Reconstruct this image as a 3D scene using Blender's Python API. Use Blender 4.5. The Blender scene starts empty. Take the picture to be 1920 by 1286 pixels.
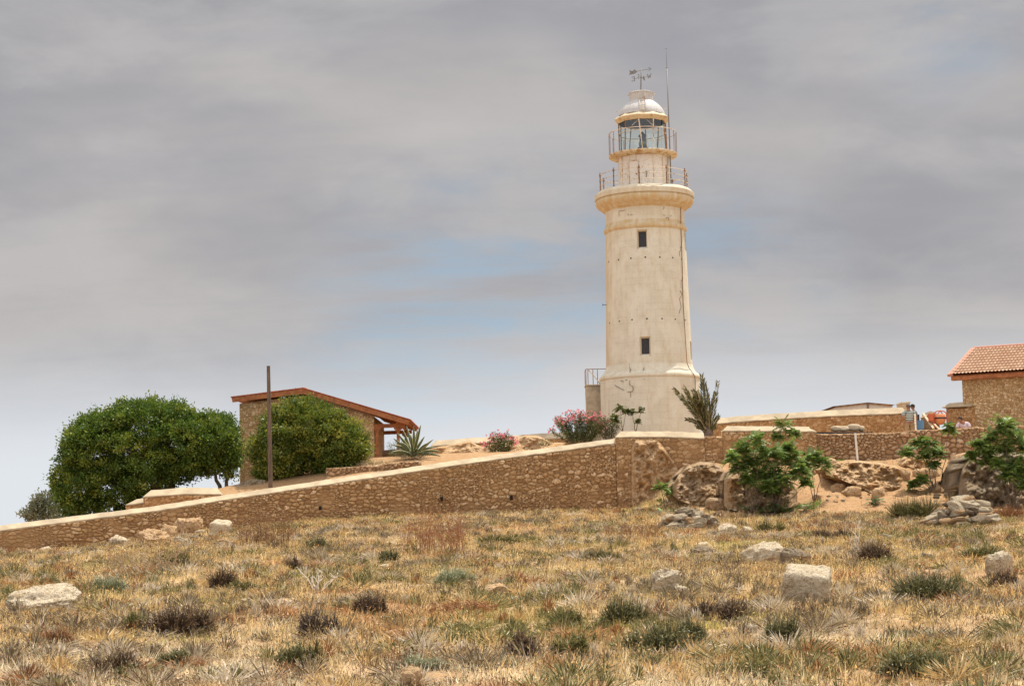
import bpy, bmesh, math, random
import numpy as np
from mathutils import Vector, Matrix

R = math.radians
random.seed(7)
rng = np.random.default_rng(11)
scene = bpy.context.scene
COL = scene.collection

# ------------------------------------------------------------------ camera, world, sun, exposure
F = 3300.0                         # focal length in pixels of the 1920 px wide photograph
PITCH = math.atan(340 / F)
ROLL = 0.022
fwd = Vector((0, math.cos(PITCH), math.sin(PITCH)))
r0 = Vector((1, 0, 0)); u0 = Vector((0, -math.sin(PITCH), math.cos(PITCH)))
right = r0 * math.cos(ROLL) - u0 * math.sin(ROLL)
up = r0 * math.sin(ROLL) + u0 * math.cos(ROLL)
cam = bpy.data.cameras.new("camera"); camo = bpy.data.objects.new("camera", cam); COL.objects.link(camo)
cam.sensor_width = 36; cam.lens = F / 1920 * 36; cam.clip_start = 0.1; cam.clip_end = 20000
camo.matrix_world = Matrix(((right.x, up.x, -fwd.x, 0), (right.y, up.y, -fwd.y, 0), (right.z, up.z, -fwd.z, 0), (0, 0, 0, 1)))
scene.camera = camo

SUN_EL, SUN_AZ = R(66), R(45)      # azimuth: clockwise from +Y (straight away from the camera) towards +X
sdir = Vector((math.cos(SUN_EL) * math.sin(SUN_AZ), math.cos(SUN_EL) * math.cos(SUN_AZ), math.sin(SUN_EL)))
sun = bpy.data.lights.new("sun", 'SUN'); suno = bpy.data.objects.new("sun", sun); COL.objects.link(suno)
sun.energy = 4.95; sun.angle = R(0.6); sun.color = (1.0, 0.95, 0.85)
suno.rotation_euler = (-sdir).to_track_quat('-Z', 'Y').to_euler()
suno.location = (40, 40, 90)

scene.view_settings.view_transform = 'Standard'; scene.view_settings.look = 'None'
scene.view_settings.exposure = 0.12; scene.view_settings.gamma = 1.0

world = bpy.data.worlds.new("World"); scene.world = world; world.use_nodes = True
def build_world():
    nt = world.node_tree; N = nt.nodes; L = nt.links
    for n in list(N): N.remove(n)
    out = N.new('ShaderNodeOutputWorld'); bg = N.new('ShaderNodeBackground'); L.new(bg.outputs[0], out.inputs[0])
    bg.inputs[1].default_value = 0.1
    sky = N.new('ShaderNodeTexSky'); sky.sky_type = 'NISHITA'; sky.sun_disc = False
    sky.sun_elevation = SUN_EL; sky.sun_rotation = SUN_AZ; sky.dust_density = 2.0
    tc = N.new('ShaderNodeTexCoord'); sep = N.new('ShaderNodeSeparateXYZ'); L.new(tc.outputs['Generated'], sep.inputs[0])
    def math_(op, a, b=None, c=None, clamp=False):
        m = N.new('ShaderNodeMath'); m.operation = op; m.use_clamp = clamp
        for i, v in enumerate((a, b, c)):
            if v is None: continue
            if isinstance(v, (int, float)): m.inputs[i].default_value = v
            else: L.new(v, m.inputs[i])
        return m.outputs[0]
    def mix(fac, a, b, mode='MIX'):
        m = N.new('ShaderNodeMix'); m.data_type = 'RGBA'; m.blend_type = mode; m.clamp_factor = True
        if isinstance(fac, (int, float)): m.inputs[0].default_value = fac
        else: L.new(fac, m.inputs[0])
        for s, v in ((6, a), (7, b)):
            if isinstance(v, tuple): m.inputs[s].default_value = (*v, 1)
            else: L.new(v, m.inputs[s])
        return m.outputs[2]
    def rng_(v, a, b, c=0.0, d=1.0):
        m = N.new('ShaderNodeMapRange'); m.interpolation_type = 'SMOOTHSTEP'
        L.new(v, m.inputs[0]); m.inputs[1].default_value = a; m.inputs[2].default_value = b
        m.inputs[3].default_value = c; m.inputs[4].default_value = d
        return m.outputs[0]
    z = sep.outputs[2]
    zz = math_('MAXIMUM', z, 0.0)
    # cloud sheet: the direction meets a plane overhead
    den = math_('ADD', zz, 0.16)
    cx = math_('DIVIDE', sep.outputs[0], den); cy = math_('DIVIDE', sep.outputs[1], den)
    cmb = N.new('ShaderNodeCombineXYZ'); L.new(cx, cmb.inputs[0]); L.new(cy, cmb.inputs[1])
    def noise(vec, scale, detail, rough, rot=0.0, sc=(1, 1, 1), loc=(0, 0, 0), dist=0.0):
        mp = N.new('ShaderNodeMapping'); L.new(vec, mp.inputs[0]); mp.inputs['Rotation'].default_value = (0, 0, rot)
        mp.inputs['Scale'].default_value = sc; mp.inputs['Location'].default_value = loc
        n = N.new('ShaderNodeTexNoise'); L.new(mp.outputs[0], n.inputs[0]); n.inputs['Scale'].default_value = scale
        n.inputs['Detail'].default_value = detail; n.inputs['Roughness'].default_value = rough; n.inputs['Distortion'].default_value = dist
        return n.outputs[0]
    dv = tc.outputs['Generated']
    big = noise(dv, 3.2, 5, 0.5, sc=(1, 1, 2.6), loc=(0.37, 0.2, 0.1), dist=0.15)
    mid = noise(dv, 7.0, 8, 0.58, sc=(1, 1, 2.4), loc=(1.3, 0.2, 0.7), dist=0.25)
    fine = noise(cmb.outputs[0], 3.0, 7, 0.6, rot=0.5, sc=(0.5, 1.4, 1), dist=0.1)
    # cloud colours: mauve grey, lighter cream grey, darker slate
    c1 = mix(rng_(big, 0.36, 0.62), (3.3, 3.3, 3.52), (4.75, 4.5, 4.42))
    c2 = mix(math_('MULTIPLY', rng_(mid, 0.42, 0.66), 0.55), c1, (5.1, 4.92, 4.85))
    c3 = mix(math_('MULTIPLY', rng_(fine, 0.46, 0.72), 0.32), c2, (3.3, 3.35, 3.75))
    # thinner cloud low down where the blue shows through
    low = rng_(z, 0.30, 0.03)
    def lobe(v, a, b):
        dp = N.new('ShaderNodeVectorMath'); dp.operation = 'DOT_PRODUCT'; L.new(tc.outputs['Generated'], dp.inputs[0]); dp.inputs[1].default_value = Vector(v).normalized()
        return rng_(dp.outputs['Value'], math.cos(R(a)), math.cos(R(b)))
    holes = math_('MAXIMUM', lobe((0.0, 1, 0.085), 9.0, 0.3), math_('MULTIPLY', lobe((0.13, 1, 0.13), 4.5, 0.8), 0.65))
    holes = math_('MAXIMUM', holes, math_('MULTIPLY', lobe((0.25, 1, 0.29), 3.5, 0.1), 0.45))
    gap = math_('MULTIPLY', holes, math_('MULTIPLY', rng_(mid, 0.66, 0.40), rng_(fine, 0.70, 0.36)))
    blue = mix(0.25, (2.9, 4.4, 5.9), sky.outputs[0])
    c4 = mix(math_('MULTIPLY', gap, 0.80), c3, blue)
    # pale haze on the horizon
    c5 = mix(math_('MULTIPLY', rng_(z, 0.125, 0.03), 0.92), c4, (7.2, 7.55, 7.95))
    # cloud is brighter overhead than near the horizon; extra brightness added behind the viewer fills the shaded fronts
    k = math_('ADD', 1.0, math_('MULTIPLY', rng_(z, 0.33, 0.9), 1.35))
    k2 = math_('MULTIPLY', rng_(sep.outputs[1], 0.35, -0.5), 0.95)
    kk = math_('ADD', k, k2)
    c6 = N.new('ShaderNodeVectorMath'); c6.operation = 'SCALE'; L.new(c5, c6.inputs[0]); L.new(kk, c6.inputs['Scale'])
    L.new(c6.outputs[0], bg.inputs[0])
build_world()

# ------------------------------------------------------------------ pixel helpers and noise
def ray(px, py):
    u = px - 960; v = 643 - py
    a = u * math.cos(ROLL) + v * math.sin(ROLL); b = -u * math.sin(ROLL) + v * math.cos(ROLL)
    return fwd + r0 * (a / F) + u0 * (b / F)
def at(px, py, Y):
    d = ray(px, py); return d * (Y / d.y)
def proj(P):
    P = Vector(P); d = P.dot(fwd)
    a = P.dot(right) / d * F; b = P.dot(up) / d * F
    return 960 + a, 643 - b
def mpp(Y, z=0.0): return (Y * math.cos(PITCH) + z * math.sin(PITCH)) / F     # metres per pixel

def _h(ix, iy, iz):
    n = (ix.astype(np.int64) * 73856093) ^ (iy.astype(np.int64) * 19349663) ^ (iz.astype(np.int64) * 83492791)
    n = (n ^ (n >> 13)) * 1274126177 & 0x7fffffff
    n = (n ^ (n >> 16)) * 668265263 & 0x7fffffff
    return n / float(0x7fffffff)
def vnoise(x, y, z):
    x, y, z = np.broadcast_arrays(np.asarray(x, float), np.asarray(y, float), np.asarray(z, float))
    ix, iy, iz = np.floor(x), np.floor(y), np.floor(z)
    fx, fy, fz = x - ix, y - iy, z - iz
    fx, fy, fz = fx * fx * (3 - 2 * fx), fy * fy * (3 - 2 * fy), fz * fz * (3 - 2 * fz)
    r = 0
    for a in (0, 1):
        for b in (0, 1):
            for c in (0, 1):
                r = r + _h(ix + a, iy + b, iz + c) * (fx if a else 1 - fx) * (fy if b else 1 - fy) * (fz if c else 1 - fz)
    return r * 2 - 1
def fbm(x, y, z=0.0, oct=4, s=1.0, rough=0.5):
    x = np.asarray(x, float) * s; y = np.asarray(y, float) * s; z = np.asarray(z, float) * s
    a, t, r = 1.0, 0.0, 0.0
    for i in range(oct):
        r = r + a * vnoise(x + 17.3 * i, y - 9.1 * i, z + 5.7 * i); t += a; a *= rough
        x, y, z = x * 2.03, y * 2.03, z * 2.03
    return r / t
def sst(v, a, b):
    t = np.clip((np.asarray(v, float) - a) / (b - a), 0, 1); return t * t * (3 - 2 * t)

# ------------------------------------------------------------------ terrain heights
def ground_z(X, Y, rough=True):
    X = np.asarray(X, float); Y = np.asarray(Y, float)
    z = -2.25 + 0.034 * np.minimum(Y, 82)
    z = z - 1.0 * sst(-X, 7, 22) * sst(Y, 25, 72)
    z = z + 2.0 * sst(X, 4.6, 8.8) * sst(Y, 65, 79.5)
    z = z - 9.0 * sst(Y, 84, 120) - 0.02 * np.maximum(Y - 120, 0) * 0
    if rough:
        k = 1 - sst(Y, 82, 86)
        z = z + k * (0.19 * fbm(X, Y, 1.0, 3, 0.33) + 0.10 * fbm(X, Y, 4.0, 3, 1.3)) * (0.5 + 0.5 * sst(Y, 8, 30))
        bank = sst(X, 5, 9) * sst(Y, 66, 72) * (1 - sst(Y, 79, 80.5))
        z = z + bank * 0.40 * fbm(X, Y, 9.0, 5, 0.8)
    return z
TX = [-60, -40, -30, -22, -18, -16, -13.6, -9.5, -6.8, -4, 0, 40, 60]
TZ = [-5, -3, -2.2, -0.6, 0.6, 1.5, 2.1, 2.7, 3.35, 3.5, 3.6, 3.6, 3.6]
FW = [(-60, 984), (0, 985), (150, 966), (300, 947), (420, 928), (640, 895), (860, 862), (1000, 843), (1153, 822)]  # crest of the front wall
def fw_depth(px): return 74.0 + (80.0 - 74.0) * max(-0.1, px / 1153.0) if px < 1153 else 80.0
_fwX, _fwY, _fwZ = [], [], []
for px, py in FW:
    p = at(px, py, fw_depth(px)); _fwX.append(p.x); _fwY.append(p.y); _fwZ.append(p.z)
_fwX += [8.5, 60]; _fwY += [80, 80.5]; _fwZ += [3.85, 3.75]
def terrace_z(X, Y):
    X = np.asarray(X, float); Y = np.asarray(Y, float)
    zp = np.interp(X, TX, TZ)
    wy = np.interp(X, _fwX, _fwY); wz = np.minimum(np.interp(X, _fwX, _fwZ) - 0.45, zp)
    z = wz + (zp - wz) * sst(Y - wy, 0.5, 8.0)
    z = z + 0.05 * fbm(X, Y, 2.0, 3, 0.8) * sst(Y - wy, 0.5, 2)
    return z - 7 * sst(Y, 112, 150)
def ghit(px, py, rough=True):
    d = ray(px, py)
    Ys = np.arange(8.0, 82.0, 0.05)
    zs = d.z / d.y * Ys; xs = d.x / d.y * Ys
    g = ground_z(xs, Ys, rough)
    hit = np.nonzero(zs <= g)[0]
    i = hit[0] if len(hit) else len(Ys) - 1
    # first crossing from above to below
    return Vector((xs[i], Ys[i], float(g[i])))

# ------------------------------------------------------------------ object bookkeeping
ORG = {}
def tag(o, label=None, cat=None, group=None, kind=None):
    if label: o['label'] = label
    if cat: o['category'] = cat
    if group: o['group'] = group
    if kind: o['kind'] = kind
    return o
def empty(name, loc, label, cat, group=None):
    o = bpy.data.objects.new(name, None); COL.objects.link(o); o.location = loc; o.empty_display_size = 0.3
    ORG[o.name] = Vector(loc); return tag(o, label, cat, group)
def link_mesh(name, me, V, mat, parent=None, smooth=False, origin=None):
    """V: world-space (n,3) array of the mesh's vertices; moved so the object's origin is its base"""
    if parent is not None: org = ORG[parent.name]
    elif origin is not None: org = Vector(origin)
    elif len(V):
        lo, hi = V.min(0), V.max(0); org = Vector(((lo[0] + hi[0]) / 2, (lo[1] + hi[1]) / 2, lo[2]))
    else: org = Vector((0, 0, 0))
    V2 = V - np.array(org)[None, :]
    me.vertices.foreach_set('co', V2.astype(np.float32).ravel())
    me.update()
    if mat is not None: me.materials.append(mat)
    o = bpy.data.objects.new(name, me); COL.objects.link(o)
    if parent is not None: o.parent = parent; ORG[o.name] = org
    else: o.location = org; ORG[o.name] = org
    if smooth:
        me.polygons.foreach_set('use_smooth', np.ones(len(me.polygons), bool))
    return o
def np_mesh(name, V, Fc, mat, parent=None, smooth=False, col=None, attrs=None, origin=None):
    """V (n,3) world, Fc (m,k) index array of one polygon size"""
    V = np.asarray(V, float); Fc = np.asarray(Fc, np.int32)
    me = bpy.data.meshes.new(name)
    m, k = Fc.shape
    me.vertices.add(len(V)); me.loops.add(m * k); me.polygons.add(m)
    me.loops.foreach_set('vertex_index', Fc.ravel())
    me.polygons.foreach_set('loop_start', np.arange(0, m * k, k, dtype=np.int32))
    me.polygons.foreach_set('loop_total', np.full(m, k, np.int32))
    o = link_mesh(name, me, V, mat, parent, smooth, origin)
    me.validate(verbose=False) if False else me.update(calc_edges=True)
    if col is not None:
        a = me.color_attributes.new('Col', 'FLOAT_COLOR', 'POINT')
        c = np.ones((len(V), 4), np.float32); c[:, :3] = col; a.data.foreach_set('color', c.ravel())
    for kname, arr in (attrs or {}).items():
        a = me.attributes.new(kname, 'FLOAT', 'POINT'); a.data.foreach_set('value', np.asarray(arr, np.float32).ravel())
    return o

class MB:
    def __init__(s): s.v = []; s.f = []
    def add(s, vs, fs):
        b = len(s.v); s.v += [tuple(v) for v in vs]; s.f += [tuple(b + i for i in f) for f in fs]; return s
    def box(s, c, size, rz=0.0, M=None):
        x, y, z = size[0] / 2, size[1] / 2, size[2] / 2
        M = M or Matrix.Rotation(rz, 3, 'Z'); c = Vector(c)
        vs = [c + M @ Vector((i * x, j * y, k * z)) for i, j, k in ((-1,-1,-1),(1,-1,-1),(1,1,-1),(-1,1,-1),(-1,-1,1),(1,-1,1),(1,1,1),(-1,1,1))]
        return s.add(vs, [(3,2,1,0),(4,5,6,7),(0,1,5,4),(1,2,6,5),(2,3,7,6),(3,0,4,7)])
    def bar(s, a, b, w, h=None, upv=(0, 0, 1)):
        a, b = Vector(a), Vector(b); h = h or w; d = (b - a); L = d.length; d.normalize()
        u = Vector(upv)
        if abs(d.dot(u)) > 0.98: u = Vector((1, 0, 0))
        x = d.cross(u).normalized(); z = x.cross(d).normalized()
        M = Matrix(((x.x, d.x, z.x), (x.y, d.y, z.y), (x.z, d.z, z.z)))
        return s.box((a + b) / 2, (w, L, h), M=M)
    def tube(s, pts, rad, seg=8, caps=True):
        pts = [Vector(p) for p in pts]; n = len(pts)
        if not hasattr(rad, '__len__'): rad = [rad] * n
        b = len(s.v); prev = None
        for i, p in enumerate(pts):
            d = (pts[min(i + 1, n - 1)] - pts[max(i - 1, 0)]).normalized()
            if prev is None:
                u = Vector((0, 0, 1)) if abs(d.z) < 0.9 else Vector((1, 0, 0))
                x = d.cross(u).normalized()
            else: x = (prev - d * prev.dot(d)).normalized()
            prev = x; y = d.cross(x)
            for k in range(seg):
                a = 2 * math.pi * k / seg
                s.v.append(tuple(p + (x * math.cos(a) + y * math.sin(a)) * rad[i]))
        for i in range(n - 1):
            for k in range(seg):
                k2 = (k + 1) % seg
                s.f.append((b + i * seg + k, b + i * seg + k2, b + (i + 1) * seg + k2, b + (i + 1) * seg + k))
        if caps:
            s.f.append(tuple(b + k for k in range(seg))[::-1]); s.f.append(tuple(b + (n - 1) * seg + k for k in range(seg)))
        return s
    def ring(s, c, r, tr, seg=64, ts=6, a0=0.0, a1=2 * math.pi):
        full = abs(a1 - a0 - 2 * math.pi) < 1e-6
        n = seg if full else seg + 1; b = len(s.v)
        for i in range(n):
            a = a0 + (a1 - a0) * i / seg; d = Vector((math.sin(a), -math.cos(a), 0))
            for k in range(ts):
                t = 2 * math.pi * k / ts
                s.v.append(tuple(Vector(c) + d * (r + tr * math.cos(t)) + Vector((0, 0, tr * math.sin(t)))))
        for i in range(n if full else n - 1):
            j = (i + 1) % n
            for k in range(ts):
                k2 = (k + 1) % ts; s.f.append((b + i * ts + k, b + j * ts + k, b + j * ts + k2, b + i * ts + k2))
        return s
    def lathe(s, c, prof, seg=64, a_off=0.0, cap0=False, cap1=False):
        b = len(s.v); n = len(prof)
        for r, z in prof:
            for k in range(seg):
                a = 2 * math.pi * k / seg + a_off
                s.v.append((c[0] + r * math.sin(a), c[1] - r * math.cos(a), z))
        for i in range(n - 1):
            for k in range(seg):
                k2 = (k + 1) % seg; s.f.append((b + i * seg + k, b + i * seg + k2, b + (i + 1) * seg + k2, b + (i + 1) * seg + k))
        if cap0: s.f.append(tuple(b + k for k in range(seg))[::-1])
        if cap1: s.f.append(tuple(b + (n - 1) * seg + k for k in range(seg)))
        return s
    def sphere(s, c, r, seg=12, rings=8, sc=(1, 1, 1), M=None):
        b = len(s.v); M = M or Matrix.Identity(3); c = Vector(c)
        for i in range(1, rings):
            t = math.pi * i / rings
            for k in range(seg):
                a = 2 * math.pi * k / seg
                s.v.append(tuple(c + M @ Vector((r * sc[0] * math.sin(t) * math.cos(a), r * sc[1] * math.sin(t) * math.sin(a), r * sc[2] * math.cos(t)))))
        s.v.append(tuple(c + M @ Vector((0, 0, r * sc[2])))); s.v.append(tuple(c + M @ Vector((0, 0, -r * sc[2]))))
        T, B = len(s.v) - 2, len(s.v) - 1
        for i in range(rings - 2):
            for k in range(seg):
                k2 = (k + 1) % seg; s.f.append((b + i * seg + k, b + (i + 1) * seg + k, b + (i + 1) * seg + k2, b + i * seg + k2))
        for k in range(seg):
            k2 = (k + 1) % seg
            s.f.append((T, b + k, b + k2)); s.f.append((B, b + (rings - 2) * seg + k2, b + (rings - 2) * seg + k))
        return s
    def prism(s, poly, p0, ax, ay, az, depth):
        """poly in (ax, ay) plane at p0, extruded by depth along az (centred)"""
        p0, ax, ay, az = Vector(p0), Vector(ax), Vector(ay), Vector(az); n = len(poly)
        vs = [p0 + ax * x + ay * y - az * depth / 2 for x, y in poly] + [p0 + ax * x + ay * y + az * depth / 2 for x, y in poly]
        fs = [tuple(range(n))[::-1], tuple(range(n, 2 * n))] + [(i, (i + 1) % n, n + (i + 1) % n, n + i) for i in range(n)]
        return s.add(vs, fs)
    def build(s, name, mat, parent=None, smooth=False, bevel=0.0, origin=None, auto=None):
        me = bpy.data.meshes.new(name)
        me.from_pydata(s.v, [], s.f)
        V = np.array(s.v, float).reshape(-1, 3)
        bm = bmesh.new(); bm.from_mesh(me); bmesh.ops.recalc_face_normals(bm, faces=bm.faces); bm.to_mesh(me); bm.free()
        o = link_mesh(name, me, V, mat, parent, smooth, origin)
        if auto is not None:
            for p in me.polygons: p.use_smooth = True
            me.set_sharp_from_angle(angle=R(auto))
        if bevel:
            m = o.modifiers.new('bevel', 'BEVEL'); m.width = bevel; m.segments = 2; m.limit_method = 'ANGLE'; m.angle_limit = R(40)
        return o

# ------------------------------------------------------------------ materials
MATS = {}
class NT:
    def __init__(s, name):
        s.m = bpy.data.materials.new(name); s.m.use_nodes = True; s.t = s.m.node_tree; s.N = s.t.nodes; s.L = s.t.links
        for n in list(s.N): s.N.remove(n)
        s.out = s.N.new('ShaderNodeOutputMaterial'); s._tc = None
    def n(s, t, **k):
        n = s.N.new('ShaderNode' + t)
        for a, b in k.items(): setattr(n, a, b)
        return n
    def set(s, sock, v):
        if isinstance(v, (int, float)): sock.default_value = v
        elif isinstance(v, tuple):
            sock.default_value = (*v, 1) if len(v) == 3 and sock.type == 'RGBA' else v
        else: s.L.new(v, sock)
    def coord(s, kind='Object'):
        if s._tc is None: s._tc = s.n('TexCoord')
        return s._tc.outputs[kind]
    def mapping(s, vec, scale=(1, 1, 1), loc=(0, 0, 0), rot=(0, 0, 0)):
        m = s.n('Mapping'); s.L.new(vec, m.inputs[0]); m.inputs['Scale'].default_value = scale
        m.inputs['Location'].default_value = loc; m.inputs['Rotation'].default_value = rot; return m.outputs[0]
    def noise(s, vec, scale, detail=5, rough=0.55, dist=0.0):
        n = s.n('TexNoise'); s.L.new(vec, n.inputs[0]); n.inputs['Scale'].default_value = scale
        n.inputs['Detail'].default_value = detail; n.inputs['Roughness'].default_value = rough; n.inputs['Distortion'].default_value = dist
        return n.outputs[0]
    def rng(s, v, a, b, c=0.0, d=1.0):
        m = s.n('MapRange', interpolation_type='SMOOTHSTEP'); s.set(m.inputs[0], v)
        for i, x in enumerate((a, b, c, d)): m.inputs[i + 1].default_value = x
        return m.outputs[0]
    def math(s, op, a, b=None, clamp=False):
        m = s.n('Math', operation=op, use_clamp=clamp); s.set(m.inputs[0], a)
        if b is not None: s.set(m.inputs[1], b)
        return m.outputs[0]
    def mix(s, f, a, b, mode='MIX'):
        m = s.n('Mix', data_type='RGBA', blend_type=mode); s.set(m.inputs[0], f); s.set(m.inputs[6], a); s.set(m.inputs[7], b); return m.outputs[2]
    def attr(s, name, col=False):
        a = s.n('Attribute'); a.attribute_name = name; return a.outputs['Color' if col else 'Fac']
    def bump(s, h, strength=0.5, dist=0.02, nrm=None):
        b = s.n('Bump'); s.set(b.inputs['Height'], h); b.inputs['Strength'].default_value = strength; b.inputs['Distance'].default_value = dist
        if nrm is not None: s.L.new(nrm, b.inputs['Normal'])
        return b.outputs[0]
    def pbr(s, col, rough=0.8, metal=0.0, nrm=None, spec=0.3):
        p = s.n('BsdfPrincipled'); s.set(p.inputs['Base Color'], col); s.set(p.inputs['Roughness'], rough)
        s.set(p.inputs['Metallic'], metal); p.inputs['Specular IOR Level'].default_value = spec
        if nrm is not None: s.L.new(nrm, p.inputs['Normal'])
        s.L.new(p.outputs[0], s.out.inputs[0]); return p

def m_plain(name, col, rough=0.7, metal=0.0, var=0.25, scale=6.0, bump=0.3, dark=None):
    k = NT(name); g = k.coord(); n1 = k.noise(g, scale, 6, 0.6)
    d = dark or tuple(c * (1 - var) for c in col)
    c = k.mix(k.rng(n1, 0.35, 0.65), d, col)
    k.pbr(c, rough, metal, k.bump(k.noise(g, scale * 5, 4), bump, 0.01)); return k.m
def m_leaf(name, trans=0.35, gloss=0.06):
    k = NT(name); c = k.attr('Col', True)
    d = k.n('BsdfDiffuse'); k.set(d.inputs[0], c)
    t = k.n('BsdfTranslucent'); k.set(t.inputs[0], k.mix(0.5, c, k.mix(1.0, c, (1.0, 0.95, 0.45), 'MULTIPLY')))
    g = k.n('BsdfGlossy'); g.inputs['Roughness'].default_value = 0.42; g.inputs[0].default_value = (0.9, 0.95, 0.9, 1)
    a = k.n('MixShader'); a.inputs[0].default_value = trans; k.L.new(d.outputs[0], a.inputs[1]); k.L.new(t.outputs[0], a.inputs[2])
    b = k.n('MixShader'); b.inputs[0].default_value = gloss; k.L.new(a.outputs[0], b.inputs[1]); k.L.new(g.outputs[0], b.inputs[2])
    k.L.new(b.outputs[0], k.out.inputs[0]); return k.m
LEAF = m_leaf('leaf', 0.35, 0.03); GRASS = m_leaf('dry_stalks', 0.28, 0.02); PETAL = m_leaf('petal', 0.4, 0.02)

def m_ground():
    k = NT('dry_soil'); g = k.coord('Object'); sand = k.attr('sand')
    n1 = k.noise(g, 0.5, 6, 0.6); n2 = k.noise(g, 5.0, 8, 0.65); n3 = k.noise(g, 26.0, 5, 0.6)
    base = k.mix(k.rng(n1, 0.35, 0.65), (0.42, 0.27, 0.14), (0.56, 0.40, 0.23))
    base = k.mix(k.rng(n2, 0.45, 0.7), base, (0.24, 0.15, 0.08))
    snd = k.mix(k.rng(n2, 0.35, 0.65), (0.33, 0.185, 0.085), (0.44, 0.275, 0.145))
    snd = k.mix(k.rng(n3, 0.55, 0.75), snd, (0.26, 0.15, 0.08))
    c = k.mix(sand, base, snd)
    v = k.n('TexVoronoi'); k.L.new(g, v.inputs[0]); v.inputs['Scale'].default_value = 9.0
    peb = k.rng(v.outputs['Distance'], 0.12, 0.32, 1.0, 0.0)
    c = k.mix(k.math('MULTIPLY', peb, 0.35), c, (0.62, 0.50, 0.36))
    h = k.math('ADD', k.math('MULTIPLY', n2, 0.6), k.math('ADD', k.math('MULTIPLY', n3, 0.3), k.math('MULTIPLY', peb, 0.35)))
    k.pbr(c, 0.95, 0, k.bump(h, 0.9, 0.08), 0.1); return k.m
def m_rubble(name, s1, s2, s3, mort, fine=14.0):
    """stones coloured one by one from the 'tint' attribute; 'gap' is 1 in the joints"""
    k = NT(name); g = k.coord('Object'); t = k.attr('tint'); gap = k.attr('gap'); blk = k.attr('blot')
    n1 = k.noise(g, fine, 6, 0.65); n2 = k.noise(g, 0.9, 4, 0.5); n3 = k.noise(g, fine * 3.2, 4, 0.6)
    c = k.mix(k.rng(t, 0.0, 0.55), s1, s2); c = k.mix(k.rng(t, 0.62, 1.0), c, s3)
    c = k.mix(k.rng(n1, 0.42, 0.72), c, tuple(x * 0.55 for x in s1))
    c = k.mix(k.math('MULTIPLY', k.rng(n3, 0.55, 0.75), 0.6), c, tuple(min(1, x * 1.25) for x in s3))
    c = k.mix(k.math('MULTIPLY', gap, 0.85), c, mort)
    c = k.mix(k.math('MULTIPLY', blk, 0.7), c, k.mix(0.35, s2, mort))
    c = k.mix(k.math('MULTIPLY', k.rng(n2, 0.45, 0.65), 0.30), c, tuple(x * 0.75 for x in s2))
    k.pbr(c, 0.92, 0, k.bump(k.math('ADD', n1, k.math('MULTIPLY', n3, 0.5)), 0.8, 0.03), 0.15); return k.m
STONE = m_rubble('rubble_stone', (0.29, 0.160, 0.072), (0.49, 0.300, 0.145), (0.74, 0.53, 0.32), (0.185, 0.103, 0.047))
STONE_DRY = m_rubble('dry_stone', (0.32, 0.18, 0.09), (0.50, 0.32, 0.175), (0.62, 0.44, 0.28), (0.11, 0.062, 0.032))
STONE_HOUSE = m_rubble('house_stone', (0.38, 0.235, 0.11), (0.60, 0.41, 0.215), (0.78, 0.60, 0.38), (0.22, 0.13, 0.058), 18.0)
STONE_BACK = m_rubble('orange_stone', (0.36, 0.185, 0.075), (0.54, 0.32, 0.145), (0.68, 0.47, 0.27), (0.22, 0.11, 0.045), 18.0)

def m_rock(name, light, dark, orange, oamt=0.5, pit=5.0):
    k = NT(name); g = k.coord('Object')
    n1 = k.noise(g, 1.3, 6, 0.6, 0.4); n2 = k.noise(g, pit, 8, 0.7, 0.3); n3 = k.noise(g, pit * 5, 6, 0.6)
    c = k.mix(k.rng(n2, 0.48, 0.62), light, dark)
    c = k.mix(k.math('MULTIPLY', k.rng(n1, 0.42, 0.68), oamt), c, orange)
    c = k.mix(k.math('MULTIPLY', k.rng(n3, 0.54, 0.66), 0.65), c, tuple(x * 0.35 for x in dark))
    n4 = k.noise(g, pit * 12, 4, 0.6)
    c = k.mix(k.math('MULTIPLY', k.rng(n4, 0.50, 0.66), 0.45), c, tuple(min(1, x * 1.25) for x in light))
    h = k.math('ADD', k.math('MULTIPLY', n2, 1.0), k.math('MULTIPLY', n3, 0.5))
    k.pbr(c, 0.93, 0, k.bump(h, 1.0, 0.16), 0.15); return k.m
ROCK_PALE = m_rock('pale_limestone', (0.76, 0.64, 0.46), (0.46, 0.34, 0.21), (0.60, 0.42, 0.22), 0.4)
ROCK_ORANGE = m_rock('orange_sandstone', (0.68, 0.47, 0.27), (0.40, 0.23, 0.115), (0.60, 0.35, 0.15), 0.8)
ROCK_GREY = m_rock('grey_weathered_rock', (0.34, 0.265, 0.18), (0.21, 0.16, 0.105), (0.32, 0.205, 0.10), 0.6, 4.0)
ROCK_BROWN = m_rock('brown_boulder', (0.50, 0.36, 0.22), (0.31, 0.20, 0.115), (0.44, 0.26, 0.12), 0.7, 4.0)

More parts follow.
